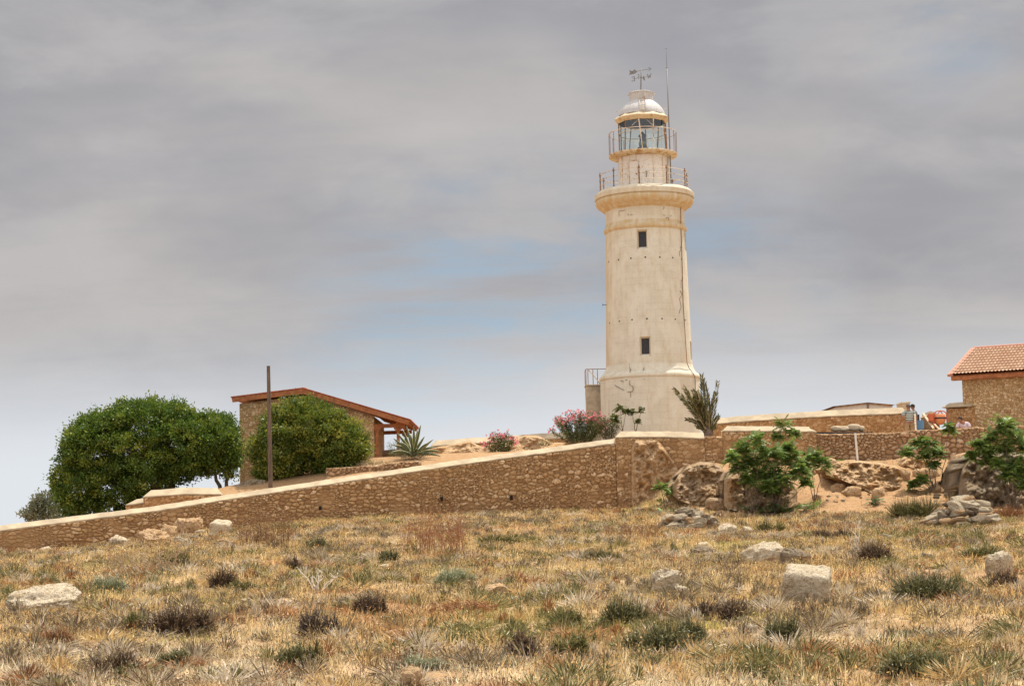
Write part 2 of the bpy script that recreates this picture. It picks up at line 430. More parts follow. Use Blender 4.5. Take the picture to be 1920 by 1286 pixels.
def m_plaster(name='weathered_plaster'):
    k = NT(name); g = k.coord('Object')
    n1 = k.noise(g, 1.1, 7, 0.62, 0.3); n2 = k.noise(k.mapping(g, (1.6, 1.6, 0.28)), 2.2, 7, 0.65); n3 = k.noise(g, 12, 6, 0.65)
    c = k.mix(k.rng(n1, 0.35, 0.68), (0.68, 0.66, 0.56), (0.60, 0.57, 0.465))
    c = k.mix(k.math('MULTIPLY', k.rng(n2, 0.50, 0.72), 0.60), c, (0.50, 0.43, 0.31))
    c = k.mix(k.math('MULTIPLY', k.rng(n3, 0.54, 0.74), 0.5), c, (0.45, 0.36, 0.27))
    # faint outlines of the masonry courses below the plaster
    sp = k.n('SeparateXYZ'); k.L.new(g, sp.inputs[0])
    ang = k.math('ARCTAN2', sp.outputs[0], sp.outputs[1])
    cb = k.n('CombineXYZ'); k.set(cb.inputs[0], k.math('MULTIPLY', ang, 2.5)); k.L.new(sp.outputs[2], cb.inputs[1])
    br = k.n('TexBrick'); k.L.new(cb.outputs[0], br.inputs[0]); br.inputs['Scale'].default_value = 1.0
    br.inputs['Brick Width'].default_value = 0.8; br.inputs['Row Height'].default_value = 0.36; br.inputs['Mortar Size'].default_value = 0.012
    br.inputs['Mortar Smooth'].default_value = 0.3
    f = k.math('MULTIPLY', br.outputs['Fac'], k.rng(n1, 0.40, 0.58, 0.03, 0.38))
    c = k.mix(f, c, (0.42, 0.33, 0.23))
    stain_and_light = k.attr('stain_and_light')
    c = k.mix(k.math('MULTIPLY', stain_and_light, k.rng(n2, 0.30, 0.62, 0.25, 0.95)), c, (0.52, 0.38, 0.19))
    k.pbr(c, 0.9, 0, k.bump(k.math('ADD', n1, n3), 0.5, 0.03), 0.2); return k.m
PLASTER = m_plaster()
COPING = m_plain('coping_plaster', (0.54, 0.43, 0.285), 0.9, 0, 0.28, 1.3, 0.6)
def m_rusty(name, col, rust=(0.33, 0.13, 0.035), lo=0.46, hi=0.62, sc=3.0, metal=0.0, stretch=(1, 1, 0.35)):
    k = NT(name); g = k.coord('Object'); n = k.noise(k.mapping(g, stretch), sc, 7, 0.65); n2 = k.noise(g, sc * 6, 4)
    c = k.mix(k.rng(n, lo, hi), col, rust); c = k.mix(k.math('MULTIPLY', k.rng(n2, 0.5, 0.7), 0.4), c, tuple(x * 0.6 for x in rust))
    k.pbr(c, 0.65, metal, k.bump(n2, 0.3, 0.01), 0.35); return k.m
WHITE_PAINT = m_rusty('white_paint_rust_streaks', (0.70, 0.66, 0.60), (0.46, 0.27, 0.10), 0.56, 0.74, 2.2)
DOME_PAINT = m_rusty('dome_white_paint', (0.50, 0.49, 0.48), (0.40, 0.31, 0.23), 0.60, 0.80, 2.0)
RUSTY = m_rusty('rusty_iron', (0.66, 0.57, 0.43), (0.34, 0.15, 0.05), 0.50, 0.64, 4.0)
RUST_DARK = m_rusty('dark_rusty_iron', (0.16, 0.10, 0.07), (0.34, 0.15, 0.05), 0.45, 0.6, 4.0)
EAVE = m_rusty('yellowed_eave_paint', (0.62, 0.52, 0.35), (0.42, 0.25, 0.09), 0.5, 0.66, 3.0)
SLAB = m_rusty('stained_gallery_iron', (0.62, 0.52, 0.36), (0.38, 0.19, 0.05), 0.46, 0.62, 3.5, 0, (1, 1, 1))
BLACK_IRON = m_plain('blackened_iron', (0.035, 0.035, 0.04), 0.5)
DARK_BLUE = m_plain('dark_blue_enamel', (0.03, 0.045, 0.09), 0.4)
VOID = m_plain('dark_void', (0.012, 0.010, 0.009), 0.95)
CRACK = m_plain('crack_shadow', (0.20, 0.14, 0.09), 0.95)
STEEL = m_plain('grey_steel', (0.23, 0.22, 0.21), 0.5, 0.6)
GREY_METAL = m_plain('greenish_grey_metal', (0.16, 0.20, 0.17), 0.45, 0.3)
def m_glass():
    k = NT('lantern_glass'); t = k.n('BsdfTransparent'); t.inputs[0].default_value = (0.90, 0.95, 0.93, 1)
    g = k.n('BsdfGlossy'); g.inputs['Roughness'].default_value = 0.06; g.inputs[0].default_value = (0.9, 0.95, 0.95, 1)
    m = k.n('MixShader'); m.inputs[0].default_value = 0.10
    k.L.new(t.outputs[0], m.inputs[1]); k.L.new(g.outputs[0], m.inputs[2]); k.L.new(m.outputs[0], k.out.inputs[0]); return k.m
GLASS = m_glass()
def m_pane():
    k = NT('old_window_mesh'); g = k.coord(); n = k.noise(g, 30, 3)
    k.pbr(k.mix(k.rng(n, 0.4, 0.6), (0.02, 0.02, 0.022), (0.05, 0.05, 0.055)), 0.35); return k.m
PANE = m_pane()
def m_wood(name, a, b, sc=(14, 14, 1.2)):
    k = NT(name); g = k.coord(); n = k.noise(k.mapping(g, sc), 1.5, 6, 0.6); n2 = k.noise(g, 2, 4)
    c = k.mix(k.rng(n, 0.35, 0.65), a, b); c = k.mix(k.math('MULTIPLY', k.rng(n2, 0.5, 0.7), 0.4), c, tuple(x * 0.6 for x in a))
    k.pbr(c, 0.75, 0, k.bump(n, 0.5, 0.01)); return k.m
POLE_WOOD = m_wood('weathered_pole_wood', (0.085, 0.058, 0.042), (0.18, 0.125, 0.09))
STAIN_WOOD = m_wood('orange_stained_wood', (0.27, 0.092, 0.035), (0.40, 0.155, 0.06), (3, 3, 3))
FASCIA = m_wood('red_stained_fascia', (0.36, 0.075, 0.04), (0.50, 0.13, 0.065), (3, 3, 3))
PLANK = m_wood('raw_plank', (0.48, 0.33, 0.19), (0.66, 0.50, 0.33), (5, 5, 5))
PALE_PLANK = m_wood('bleached_plank', (0.62, 0.55, 0.45), (0.78, 0.72, 0.62), (9, 9, 1))
BARK = m_wood('dark_bark', (0.10, 0.07, 0.05), (0.20, 0.14, 0.10), (8, 8, 2))
STEM = m_wood('sapling_bark', (0.10, 0.075, 0.05), (0.20, 0.15, 0.11), (20, 20, 4))
def m_tiles():
    k = NT('terracotta_tiles'); g = k.coord(); t = k.attr('tint'); n = k.noise(g, 6, 5, 0.6)
    c = k.mix(t, (0.44, 0.25, 0.15), (0.60, 0.40, 0.26)); c = k.mix(k.math('MULTIPLY', k.rng(n, 0.5, 0.72), 0.5), c, (0.50, 0.20, 0.10))
    k.pbr(c, 0.8, 0, k.bump(n, 0.3, 0.01)); return k.m
TILES = m_tiles()
RIDGE_CLAY = m_plain('pink_clay', (0.50, 0.25, 0.17), 0.8, 0, 0.15)

# ------------------------------------------------------------------ generators
def voro(u, v, cell, seed=0, asp=1.7):
    """nearest / second nearest distance and a random id per cell"""
    u = u / cell / 1.25; v = v / cell * asp / 1.25
    iu, iv = np.floor(u), np.floor(v)
    d1 = np.full(u.shape, 9.0); d2 = np.full(u.shape, 9.0); idr = np.zeros(u.shape)
    for a in (-1, 0, 1):
        for b in (-1, 0, 1):
            cu, cv = iu + a, iv + b; s = np.full(u.shape, float(seed))
            pu = cu + 0.5 + 0.86 * (_h(cu, cv, s) - 0.5); pv = cv + 0.5 + 0.8 * (_h(cu, cv, s + 31) - 0.5)
            dd = np.sqrt((u - pu) ** 2 + (v - pv) ** 2); h = _h(cu, cv, s + 77)
            near = dd < d1
            d2 = np.where(near, d1, np.minimum(d2, dd)); idr = np.where(near, h, idr); d1 = np.where(near, dd, d1)
    return d1, d2, idr

def stone_panel(name, P, zb, zt, mat, parent=None, thick=0.5, cell=0.24, relief=0.045, ds=0.035, seed=0, blots=0.35, holes=(), asp=1.7, wob=0.0, origin=None):
    """P: plan polyline [(X,Y)...], zb/zt heights at those points. Front (towards -Y) is relieved into stones."""
    P = np.array(P, float); seg = np.hypot(*np.diff(P, axis=0).T); S = np.concatenate([[0], np.cumsum(seg)]); Ltot = S[-1]
    ns = max(4, int(Ltot / ds)); s = np.linspace(0, Ltot, ns)
    X = np.interp(s, S, P[:, 0]); Y = np.interp(s, S, P[:, 1]); B = np.interp(s, S, zb); T = np.interp(s, S, zt)
    if wob: T = T + wob * fbm(s, 0 * s + seed, 0, 4, 2.2)
    nt = max(4, int((T - B).max() / ds)); t = np.linspace(0, 1, nt)
    SS, TT = np.meshgrid(s, t); Z = B[None, :] + (T - B)[None, :] * TT
    wx = 0.10 * fbm(SS, Z, seed, 3, 2.4); wz = 0.07 * fbm(SS, Z, seed + 5, 3, 2.4)
    d1, d2, idr = voro(SS + wx, Z + wz, cell, seed, asp)
    d1b, d2b, idb = voro(SS + wx, Z + wz, cell * 0.52, seed + 3, asp)
    small = fbm(SS, Z, seed + 9, 2, 1.1) > 0.12
    e = np.where(small, d2b - d1b, d2 - d1); idx = np.where(small, idb, idr)
    gap = 1 - sst(e, 0.03, 0.17)
    blot = sst(fbm(SS, Z, seed + 20, 4, 0.9), 0.55 - blots, 0.75 - blots * 0.6) * blots * 1.6
    relief_h = sst(e, 0.0, 0.35) * relief * (0.5 + idx) * (1 - 0.6 * blot) + 0.012 * fbm(SS, Z, seed + 2, 4, 8.0)
    edge = np.minimum(sst(TT, 0, 0.02), 1) * sst(1 - TT, 0, 0.02) * sst(SS, 0, 0.04) * sst(Ltot - SS, 0, 0.04)
    tx = np.gradient(X, s); ty = np.gradient(Y, s); nrm = np.stack([ty, -tx], 1); nrm /= np.linalg.norm(nrm, axis=1)[:, None]
    disp = (relief_h + 0.02) * edge
    VX = X[None, :] + nrm[None, :, 0] * disp; VY = Y[None, :] + nrm[None, :, 1] * disp
    V = np.stack([VX, VY, Z], -1).reshape(-1, 3)
    q = (np.arange(nt - 1)[:, None] * ns + np.arange(ns - 1)[None, :])
    fs = np.stack([q, q + 1, q + ns + 1, q + ns], -1).reshape(-1, 4)
    # back, top, ends
    nb = len(V)
    bx = X - nrm[:, 0] * thick; by = Y - nrm[:, 1] * thick
    back = np.concatenate([np.stack([bx, by, B], 1), np.stack([bx, by, T], 1)])
    V = np.concatenate([V, back]); i = np.arange(ns - 1)
    f2 = np.stack([nb + i + 1, nb + i, nb + ns + i, nb + ns + i + 1], 1)                        # back
    tr = (nt - 1) * ns
    f3 = np.stack([tr + i, tr + i + 1, nb + ns + i + 1, nb + ns + i], 1)                        # top
    j = np.array([[nb, 0, tr, nb + ns], [ns - 1, nb + ns - 1, nb + 2 * ns - 1, tr + ns - 1]])   # ends (flat)
    Fc = np.concatenate([fs, f2, f3, j])
    pad = np.full(2 * ns, 0.5)
    o = np_mesh(name, V, Fc, mat, parent, smooth=False, origin=origin,
                attrs={'tint': np.concatenate([idx.ravel(), pad]), 'gap': np.concatenate([gap.ravel(), pad * 0.4]), 'blot': np.concatenate([blot.ravel(), pad * 0])})
    return o

def coping_mesh(P, zr, parent, half=0.34, h=0.26, thick=0.05, hip0=0.0, hip1=0.0, mat=None, wob=0.012):
    """gabled coping: ridge polyline P at heights zr"""
    P = np.array(P, float); seg = np.hypot(*np.diff(P, axis=0).T); S = np.concatenate([[0], np.cumsum(seg)]); L = S[-1]
    n = max(3, int(L / 0.25)); s = np.linspace(0, L, n)
    X = np.interp(s, S, P[:, 0]); Y = np.interp(s, S, P[:, 1]); Z = np.interp(s, S, zr)
    tx = np.gradient(X, s); ty = np.gradient(Y, s); nn = np.stack([ty, -tx], 1); nn /= np.linalg.norm(nn, axis=1)[:, None]
    tt = np.stack([tx, ty], 1); tt /= np.linalg.norm(tt, axis=1)[:, None]
    off = [(-half, -h - thick), (-half, -h), (0, 0), (half, -h), (half, -h - thick)]   # positive = front
    V = []
    for i in range(n):
        sh = 0.0; zz = 0.0
        for k, (o, dz) in enumerate(off):
            x = X[i] + nn[i, 0] * o; y = Y[i] + nn[i, 1] * o
            if k == 2 and i == 0 and hip0: x += tt[0, 0] * hip0; y += tt[0, 1] * hip0
            if k == 2 and i == n - 1 and hip1: x -= tt[-1, 0] * hip1; y -= tt[-1, 1] * hip1
            w = wob * (random.random() - 0.5) * 2 if 0 < i < n - 1 else 0
            V.append((x, y, Z[i] + dz + w))
    Fc = []
    for i in range(n - 1):
        for k in range(5):
            k2 = (k + 1) % 5; Fc.append((i * 5 + k, (i + 1) * 5 + k, (i + 1) * 5 + k2, i * 5 + k2))
    m = MB(); m.v = V; m.f = Fc + [(0, 1, 2, 3, 4), tuple((n - 1) * 5 + k for k in (4, 3, 2, 1, 0))]
    return m.build('coping', mat or COPING, parent)

def coped_wall(name, label, pts, bot, parent=None, h=0.26, half=0.34, cell=0.24, mat=None, hip0=0, hip1=0, seed=0, relief=0.045, ds=0.035, blots=0.35, thick=None):
    """pts: [(px, py of the ridge, Y)...], bot: heights z at those points"""
    Q = [at(*p) for p in pts]; P = [(q.x, q.y) for q in Q]; zr = [q.z for q in Q]
    r = empty(name, (P[0][0], P[0][1], bot[0]), label, 'wall')
    th = thick or (2 * half - 0.10)
    Pw = [(x, y - th / 2) for x, y in P]
    stone_panel('masonry', Pw, bot, [z - h - 0.045 for z in zr], mat or STONE, r, th, cell, relief, ds, seed, blots)
    coping_mesh(P, zr, r, half, h, 0.05, hip0, hip1)
    return r

def ico(sub):
    bm = bmesh.new(); bmesh.ops.create_icosphere(bm, subdivisions=sub, radius=1.0)
    bm.verts.ensure_lookup_table()
    V = np.array([v.co[:] for v in bm.verts]); Fc = np.array([[v.index for v in f.verts] for f in bm.faces]); bm.free(); return V, Fc
ICO = {s: ico(s) for s in (2, 3, 4, 5)}
EXCL = []
def rock_shape(seed, sub=4, cuts=9, blocky=0.5, rough=0.14, crag=0.0):
    V, Fc = ICO[sub]; V = V.copy(); rg = np.random.default_rng(seed)
    if blocky: # superellipsoid towards a box
        p = 2 + blocky * 6; n = (np.abs(V) ** p).sum(1) ** (1 / p); V = V / n[:, None]
    for i in range(cuts):
        d = rg.normal(size=3); d /= np.linalg.norm(d); lim = rg.uniform(0.62, 0.95) * (1.25 if blocky else 1)
        t = V @ d; over = np.maximum(t - lim, 0); V = V - over[:, None] * d[None, :] * 0.92
    nrm = V / np.linalg.norm(V, axis=1)[:, None]
    s = seed * 3.1
    n = fbm(V[:, 0] + s, V[:, 1], V[:, 2], 5, 1.6, 0.55)
    if crag: n = n - crag * np.abs(fbm(V[:, 0] - s, V[:, 1], V[:, 2], 4, 2.2, 0.6)) * 2 + crag * 0.4
    wv_ = V[:, 2] * 5.0 + fbm(V[:, 0], V[:, 1], V[:, 2] + s, 3, 1.5) * 1.6; n = n + 0.32 * (np.abs((wv_ % 1.0) - 0.5) * 2 - 0.5) * (0.4 + 0.6 * sst(fbm(V[:, 0], V[:, 1], V[:, 2] - s, 2, 1.2), -.2, .3))
    n = n - 0.55 * np.abs(fbm(V[:, 0] + 2 * s, V[:, 1], V[:, 2], 4, 3.4, 0.62))
    n = n + 0.35 * np.clip(fbm(V[:, 0] + s, V[:, 1] + 3, V[:, 2], 3, 6.5, 0.6), -1, 0.1)
    n = n + 0.30 * fbm(V[:, 0] - s, V[:, 1], V[:, 2], 3, 9.0, 0.6)
    V = V + nrm * (rough * 1.2 * n)[:, None]
    return V, Fc
def rock(name, px, pyb, w, h, depth=None, seed=1, mat=None, label='', group=None, Y=None, blocky=0.4, cuts=9, rough=0.14, crag=0.0, sub=4, rz=0.0, tilt=0.0, sink=0.18, cat='rock', lean=0.0, tx=0.0):
    """px,pyb: centre bottom in the photo; w,h in pixels"""
    P = ghit(px, pyb) if Y is None else at(px, pyb, Y)
    m = mpp(P.y, P.z); W = w * m; H = h * m; Dp = depth if depth else W * 0.8
    V, Fc = rock_shape(seed, sub, cuts, blocky, rough, crag)
    lo, hi = V.min(0), V.max(0); V = (V - (lo + hi) / 2) / (hi - lo) * 2
    V = V * np.array([W / 2, Dp / 2, H * (1 + sink) / 2])[None, :]
    if lean: V[:, 0] += lean * V[:, 2]
    EXCL.append((P.x, P.y + Dp * .25, W * .56, Dp * .62))
    M = (Matrix.Rotation(tx, 3, 'X') @ Matrix.Rotation(rz, 3, 'Z') @ Matrix.Rotation(tilt, 3, 'Y')); V = V @ np.array(M).T
    c = np.array([P.x, P.y + Dp * 0.45, P.z + H * (1 - sink) / 2])
    o = np_mesh(name, V + c[None, :], Fc, mat or ROCK_PALE, smooth=False)
    return tag(o, label, cat, group)

# blades, leaves: four-corner faces
def leaves_mesh(name, P, D, W, col, mat, parent=None, mid=0.4, label=None, cat=None, group=None, kind=None, cup=0.0, origin=None):
    P, D, W, col = (np.asarray(a, float) for a in (P, D, W, col)); n = len(P)
    V = np.empty((n, 4, 3)); V[:, 0] = P; V[:, 1] = P + D * mid + W; V[:, 2] = P + D; V[:, 3] = P + D * mid - W
    C = np.repeat(col, 4, axis=0)
    Fc = np.arange(n * 4).reshape(n, 4)
    o = np_mesh(name, V.reshape(-1, 3), Fc, mat, parent, col=C, origin=origin)
    return tag(o, label, cat, group, kind)
def unit(a): return a / np.maximum(np.linalg.norm(a, axis=-1, keepdims=True), 1e-9)
def rand_unit(n, g=rng): return unit(g.normal(size=(n, 3)))
def perp(D, g=rng):
    r = g.normal(size=D.shape); return unit(np.cross(D, r))

def crown(name, parent, ells, n_clusters, per, leaf, cols, g, cl_r=0.34, shell=0.35, zmin=None, up_bias=0.25):
    """ells: [(cx,cy,cz,rx,ry,rz)]; leaf clusters through the outer part of the union of ellipsoids"""
    E = np.array(ells, float); vol = E[:, 3] * E[:, 4] * E[:, 5]; pr = (vol ** 0.67); pr /= pr.sum()
    C = []
    while len(C) < n_clusters:
        e = E[g.choice(len(E), p=pr)]; d = rand_unit(1, g)[0]
        rr = 1 - shell * g.random() ** 1.5
        wob = 1 + 0.22 * float(fbm(d[0] * 2 + e[0], d[1] * 2, d[2] * 2, 3, 1.3))
        p = e[:3] + d * e[3:] * rr * wob
        if zmin is not None and p[2] < zmin(p[0]) + 0.1 : continue
        inside = (((p - E[:, :3]) / E[:, 3:]) ** 2).sum(1).min()
        if (((p - E[:, :3]) / E[:, 3:]) ** 2).sum(1).min() < (1 - shell) ** 2: continue
        C.append((*p, *d))
    C = np.array(C); cen, dirs = C[:, :3], C[:, 3:]
    idx = np.repeat(np.arange(n_clusters), per); n = len(idx)
    off = g.normal(size=(n, 3)) * cl_r * np.array([1, 1, 0.75]) * g.uniform(0.5, 1.3, n_clusters)[idx][:, None] * 0.62
    P = cen[idx] + off
    D = unit(dirs[idx] * 0.8 + rand_unit(n, g) * 0.9 + np.array([0, 0, up_bias])) * (leaf * g.uniform(0.6, 1.3, n))[:, None]
    W = perp(D, g) * (leaf * 0.27 * g.uniform(0.7, 1.2, n))[:, None]
    cl = g.random(n_clusters)[idx] * 0.65 + g.random(n) * 0.35
    c0, c1, c2 = (np.array(c) for c in cols)
    col = np.where(cl[:, None] < 0.5, c0 + (c1 - c0) * (cl[:, None] * 2), c1 + (c2 - c1) * (cl[:, None] * 2 - 1))
    return leaves_mesh(name, P, D, W, col, LEAF, parent)

def limb_path(a, b, n=6, wob=0.12, g=random):
    a, b = Vector(a), Vector(b); L = (b - a).length; out = []
    for i in range(n + 1):
        t = i / n; p = a.lerp(b, t)
        if 0 < i < n: p += Vector((g.uniform(-1, 1), g.uniform(-1, 1), g.uniform(-.5, .5))) * wob * L * 0.35
        out.append(p)
    return out

# ================================================================== GROUND
def grid_mesh(name, xs, ys, fz, mat, sandf=None):
    X, Y = np.meshgrid(xs, ys); Z = fz(X, Y); V = np.stack([X, Y, Z], -1).reshape(-1, 3)
    nx = len(xs); ny = len(ys)
    q = (np.arange(ny - 1)[:, None] * nx + np.arange(nx - 1)[None, :])
    Fc = np.stack([q, q + 1, q + nx + 1, q + nx], -1).reshape(-1, 4)
    s = sandf(X, Y).ravel() if sandf is not None else np.zeros(len(V))
    o = np_mesh(name, V, Fc, mat, smooth=True, attrs={'sand': s}, origin=(0, 0, 0)); o['kind'] = 'structure'; return o
def sand_amt(X, Y):
    n = fbm(X, Y, 3.0, 4, 0.5)
    a = sst(X, 6.5, 9.0) * sst(Y + 2.0 * n, 64.5, 67.5)
    b = sst(fbm(X, Y, 12.0, 3, 0.22), 0.28, 0.5) * 0.5
    c = sst(Y, 76, 78.5) * sst(X, 1, 3) * 0.7
    return np.clip(np.maximum(np.maximum(a, b), c), 0, 1)
SOIL = m_ground()
xs = np.concatenate([np.array([-6000, -2000, -600, -200, -110, -60]), np.arange(-38, 38.01, 0.16), np.array([60, 110, 200, 600, 2000, 6000])])
ys = np.concatenate([np.array([-400, -120, -40, -10, 0, 4]), np.geomspace(7, 84, 360), np.array([90, 100, 120, 200, 600, 2500, 9000])])
grid_mesh('ground', xs, ys, ground_z, SOIL, sand_amt)
# terrace behind the walls
def terrace():
    xs = np.concatenate([[-58], np.arange(-36, 40.01, 0.4), [58]]); vs = np.concatenate([np.linspace(0, 14, 40), [20, 30, 45, 80]])
    X, Vv = np.meshgrid(xs, vs); wy = np.interp(X, _fwX, _fwY); Y = wy + 0.10 + Vv; Z = terrace_z(X, Y)
    Z[0, :] -= 0.02
    V = np.stack([X, Y, Z], -1).reshape(-1, 3); nx = len(xs); ny = len(vs)
    q = (np.arange(ny - 1)[:, None] * nx + np.arange(nx - 1)[None, :])
    Fc = np.stack([q, q + 1, q + nx + 1, q + nx], -1).reshape(-1, 4)
    o = np_mesh('terrace_ground', V, Fc, SOIL, smooth=True, attrs={'sand': np.full(len(V), 0.8)}, origin=(0, 0, 0)); o['kind'] = 'structure'
terrace()

# ================================================================== LIGHTHOUSE
LY = 100.0
LX = at(1217.5, 690, LY).x
def zL(px, py): return at(px, py, LY).z
def set_stain_and_light(o, v):
    me = o.data; a = me.attributes.new('stain_and_light', 'FLOAT', 'POINT'); n = len(me.vertices)
    a.data.foreach_set('value', np.full(n, v, np.float32) if not hasattr(v, '__len__') else np.asarray(v, np.float32))
def lighthouse():
    zg = 3.5
    L = empty('lighthouse', (LX, LY, zg), 'tall white plastered lighthouse with two galleries and a glazed lantern, standing behind the stone wall', 'lighthouse')
    def prof(pts, xc):
        out = []
        for rp, y in pts:
            z = zL(xc, y); out.append((rp * mpp(LY, z), z))
        return out
    # base drum with its rounded ledge
    pb = prof([(92.6, 713)], 1219)
    base = [(2.86, zg - 0.4), (2.84, zg + 1.5)] + pb
    o = MB().lathe((LX, LY), base, 128).build('base_drum', PLASTER, L, smooth=True)
    set_stain_and_light(o, 0.15)
    o = MB().lathe((LX, LY), prof([(92.8, 713.2), (94.2, 712.2), (94.6, 710), (94, 707.5), (92, 704.5), (89, 702), (87, 701), (86.4, 700.4), (86.2, 699.2), (84.5, 696.5), (82.3, 692), (81.2, 686.5)], 1218), 128).build('ledge', PLASTER, L, smooth=True, auto=50)
    set_stain_and_light(o, 0.25)
    # shaft with real window recesses
    z0 = zL(1218, 688); r0_ = 80.9 * mpp(LY, z0); z1 = zL(1212, 432); r1_ = 74.6 * mpp(LY, z1)
    def rad(z): return r0_ + (r1_ - r0_) * (z - z0) / (z1 - z0)
    def front_z(px, py, a):
        z = zL(px, py)
        for _ in range(4):
            z = at(px, py, LY - rad(z) * math.cos(a)).z
        return z
    wins = []
    for px, ya, yb, deg, oi in ((1200, 430.5, 467, -9.2, 0), (1204.5, 631, 668, -9.2, 1), (1287, 437, 470, 76, 0), (1295.5, 640, 674, 76, 1)):
        a = R(deg); zt, zb = front_z(px, ya, a), front_z(px, yb, a); zc = (zt + zb) / 2
        ha = (10.0 if abs(deg) < 20 else 10.0) * mpp(LY, zc) / rad(zc)
        wins.append((a - ha, a + ha, zb, zt, a))
    A = set(np.linspace(-math.pi, math.pi, 121)[:-1].tolist())
    for w in wins: A = {a for a in A if not (w[0] - 0.012 < a < w[1] + 0.012)} | {w[0], w[1]}
    A = sorted(A)
    Zs = set(np.linspace(z0 - 0.02, z1 + 0.02, 40).tolist())
    for w in wins: Zs |= {w[2], w[3]}
    Zs = sorted(Zs)
    m = MB(); na = len(A)
    for z in Zs:
        for a in A: m.v.append((LX + rad(z) * math.sin(a), LY - rad(z) * math.cos(a), z))
    for i in range(len(Zs) - 1):
        zc = (Zs[i] + Zs[i + 1]) / 2
        for k in range(na):
            k2 = (k + 1) % na; ac = (A[k] + A[k2]) / 2 if k2 else math.pi
            if any(w[0] < ac < w[1] and w[2] < zc < w[3] for w in wins): continue
            m.f.append((i * na + k, i * na + k2, (i + 1) * na + k2, (i + 1) * na + k))
    shaft = m.build('shaft', PLASTER, L, smooth=True)
    V = np.array(m.v); hh = (V[:, 2] - z0) / (z1 - z0)
    aa = np.arctan2(V[:, 0] - LX, LY - V[:, 1])
    set_stain_and_light(shaft, np.clip(0.12 + 0.45 * sst(hh, 0.86, 1.0) * 0.6 + 0.5 * sst(-aa, 0.9, 1.5) + 0.15 * sst(0.12 - hh, 0, 0.12), 0, 1))  # left-side term paints the shaft's warm edge light as stain colour
    for (a0, a1, zb, zt, ac) in wins:
        d = Vector((math.sin(ac), -math.cos(ac), 0)); sd = Vector((math.cos(ac), math.sin(ac), 0))
        def P(a, z): return Vector((LX + rad(z) * math.sin(a), LY - rad(z) * math.cos(a), z))
        oc = [P(a0, zb), P(a1, zb), P(a1, zt), P(a0, zt)]
        cen = (oc[0] + oc[1] + oc[2] + oc[3]) / 4
        hw = (oc[1] - oc[0]).length / 2
        ci = cen - d * 0.20
        zi0, zi1 = zb + 0.14, zt - 0.08
        inn = [Vector((ci.x, ci.y, 0)) + sd * (-hw * 0.72) + Vector((0, 0, zi0)), Vector((ci.x, ci.y, 0)) + sd * (hw * 0.72) + Vector((0, 0, zi0)),
               Vector((ci.x, ci.y, 0)) + sd * (hw * 0.72) + Vector((0, 0, zi1)), Vector((ci.x, ci.y, 0)) + sd * (-hw * 0.72) + Vector((0, 0, zi1))]
        mm = MB(); mm.add(oc + inn, [(i, (i + 1) % 4, 4 + (i + 1) % 4, 4 + i) for i in range(4)])
        back = [p - d * 0.16 for p in inn]
        mm.add(inn + back, [(i, (i + 1) % 4, 4 + (i + 1) % 4, 4 + i) for i in range(4)])
        w = mm.build('window', PLASTER, L); set_stain_and_light(w, 0.3)
        pb_ = [p - d * 0.10 for p in inn]
        MB().add(pb_, [(0, 1, 2, 3)]).build('pane', PANE, w)
        mf = MB(); q = [p - d * 0.09 for p in inn]
        for i in range(4): mf.bar(q[i], q[(i + 1) % 4], 0.03)
        mf.build('frame', RUST_DARK, w)
    # string course and frieze
    o = MB().lathe((LX, LY), prof([(74.9, 438.5), (75.6, 437.5), (77.0, 436.4), (77.8, 434.0), (77.6, 431.2), (76.4, 429), (74.6, 427.5), (74.2, 425.5), (73.9, 422)], 1211.5), 128).build('string_course', PLASTER, L, smooth=True, auto=60)
    set_stain_and_light(o, 0.95)
    o = MB().lathe((LX, LY), prof([(73.9, 422), (73.7, 398)], 1211), 128).build('frieze', PLASTER, L, smooth=True)
    set_stain_and_light(o, 0.25)
    o = MB().lathe((LX, LY), prof([(73.7, 399), (75.5, 397.2), (78.5, 395.6), (79.6, 394.8), (80.0, 393.6), (84, 391.2), (88, 388.6), (90.2, 386), (91.6, 382.5), (91.9, 379.5), (91.2, 377.3), (90.2, 376.6), (90.2, 375.6)], 1210), 128).build('cornice', PLASTER, L, smooth=True, auto=50)
    n = len(o.data.vertices); set_stain_and_light(o, 0.98)
    o = MB().lathe((LX, LY), prof([(90.2, 375.6), (92.8, 375.3), (93.1, 374.5), (93.1, 366.8), (92.4, 366), (85.5, 360.2), (84.5, 359.8), (20, 359.6)], 1209), 128).build('gallery_floor', PLASTER, L, smooth=True, auto=35)
    set_stain_and_light(o, 0.45)
    zf = zL(1208.5, 359.8)
    # mark surface helper
    def surf(px, py, off=0.004, rr=None):
        P = at(px, py, LY)
        for _ in range(8):
            z = P.z
            if rr: r = rr
            elif z > z1 + 0.1: r = 73.8 * mpp(LY, z)
            elif z > z0 + 0.25: r = rad(z)
            elif z > zL(1218, 700): r = 86 * mpp(LY, z)
            elif z > zL(1218, 713.5): r = 94 * mpp(LY, z)
            else: r = 2.85
            r += off
            dx = max(-r * 0.999, min(r * 0.999, P.x - LX)); P = at(px, py, LY - math.sqrt(r * r - dx * dx))
        return P
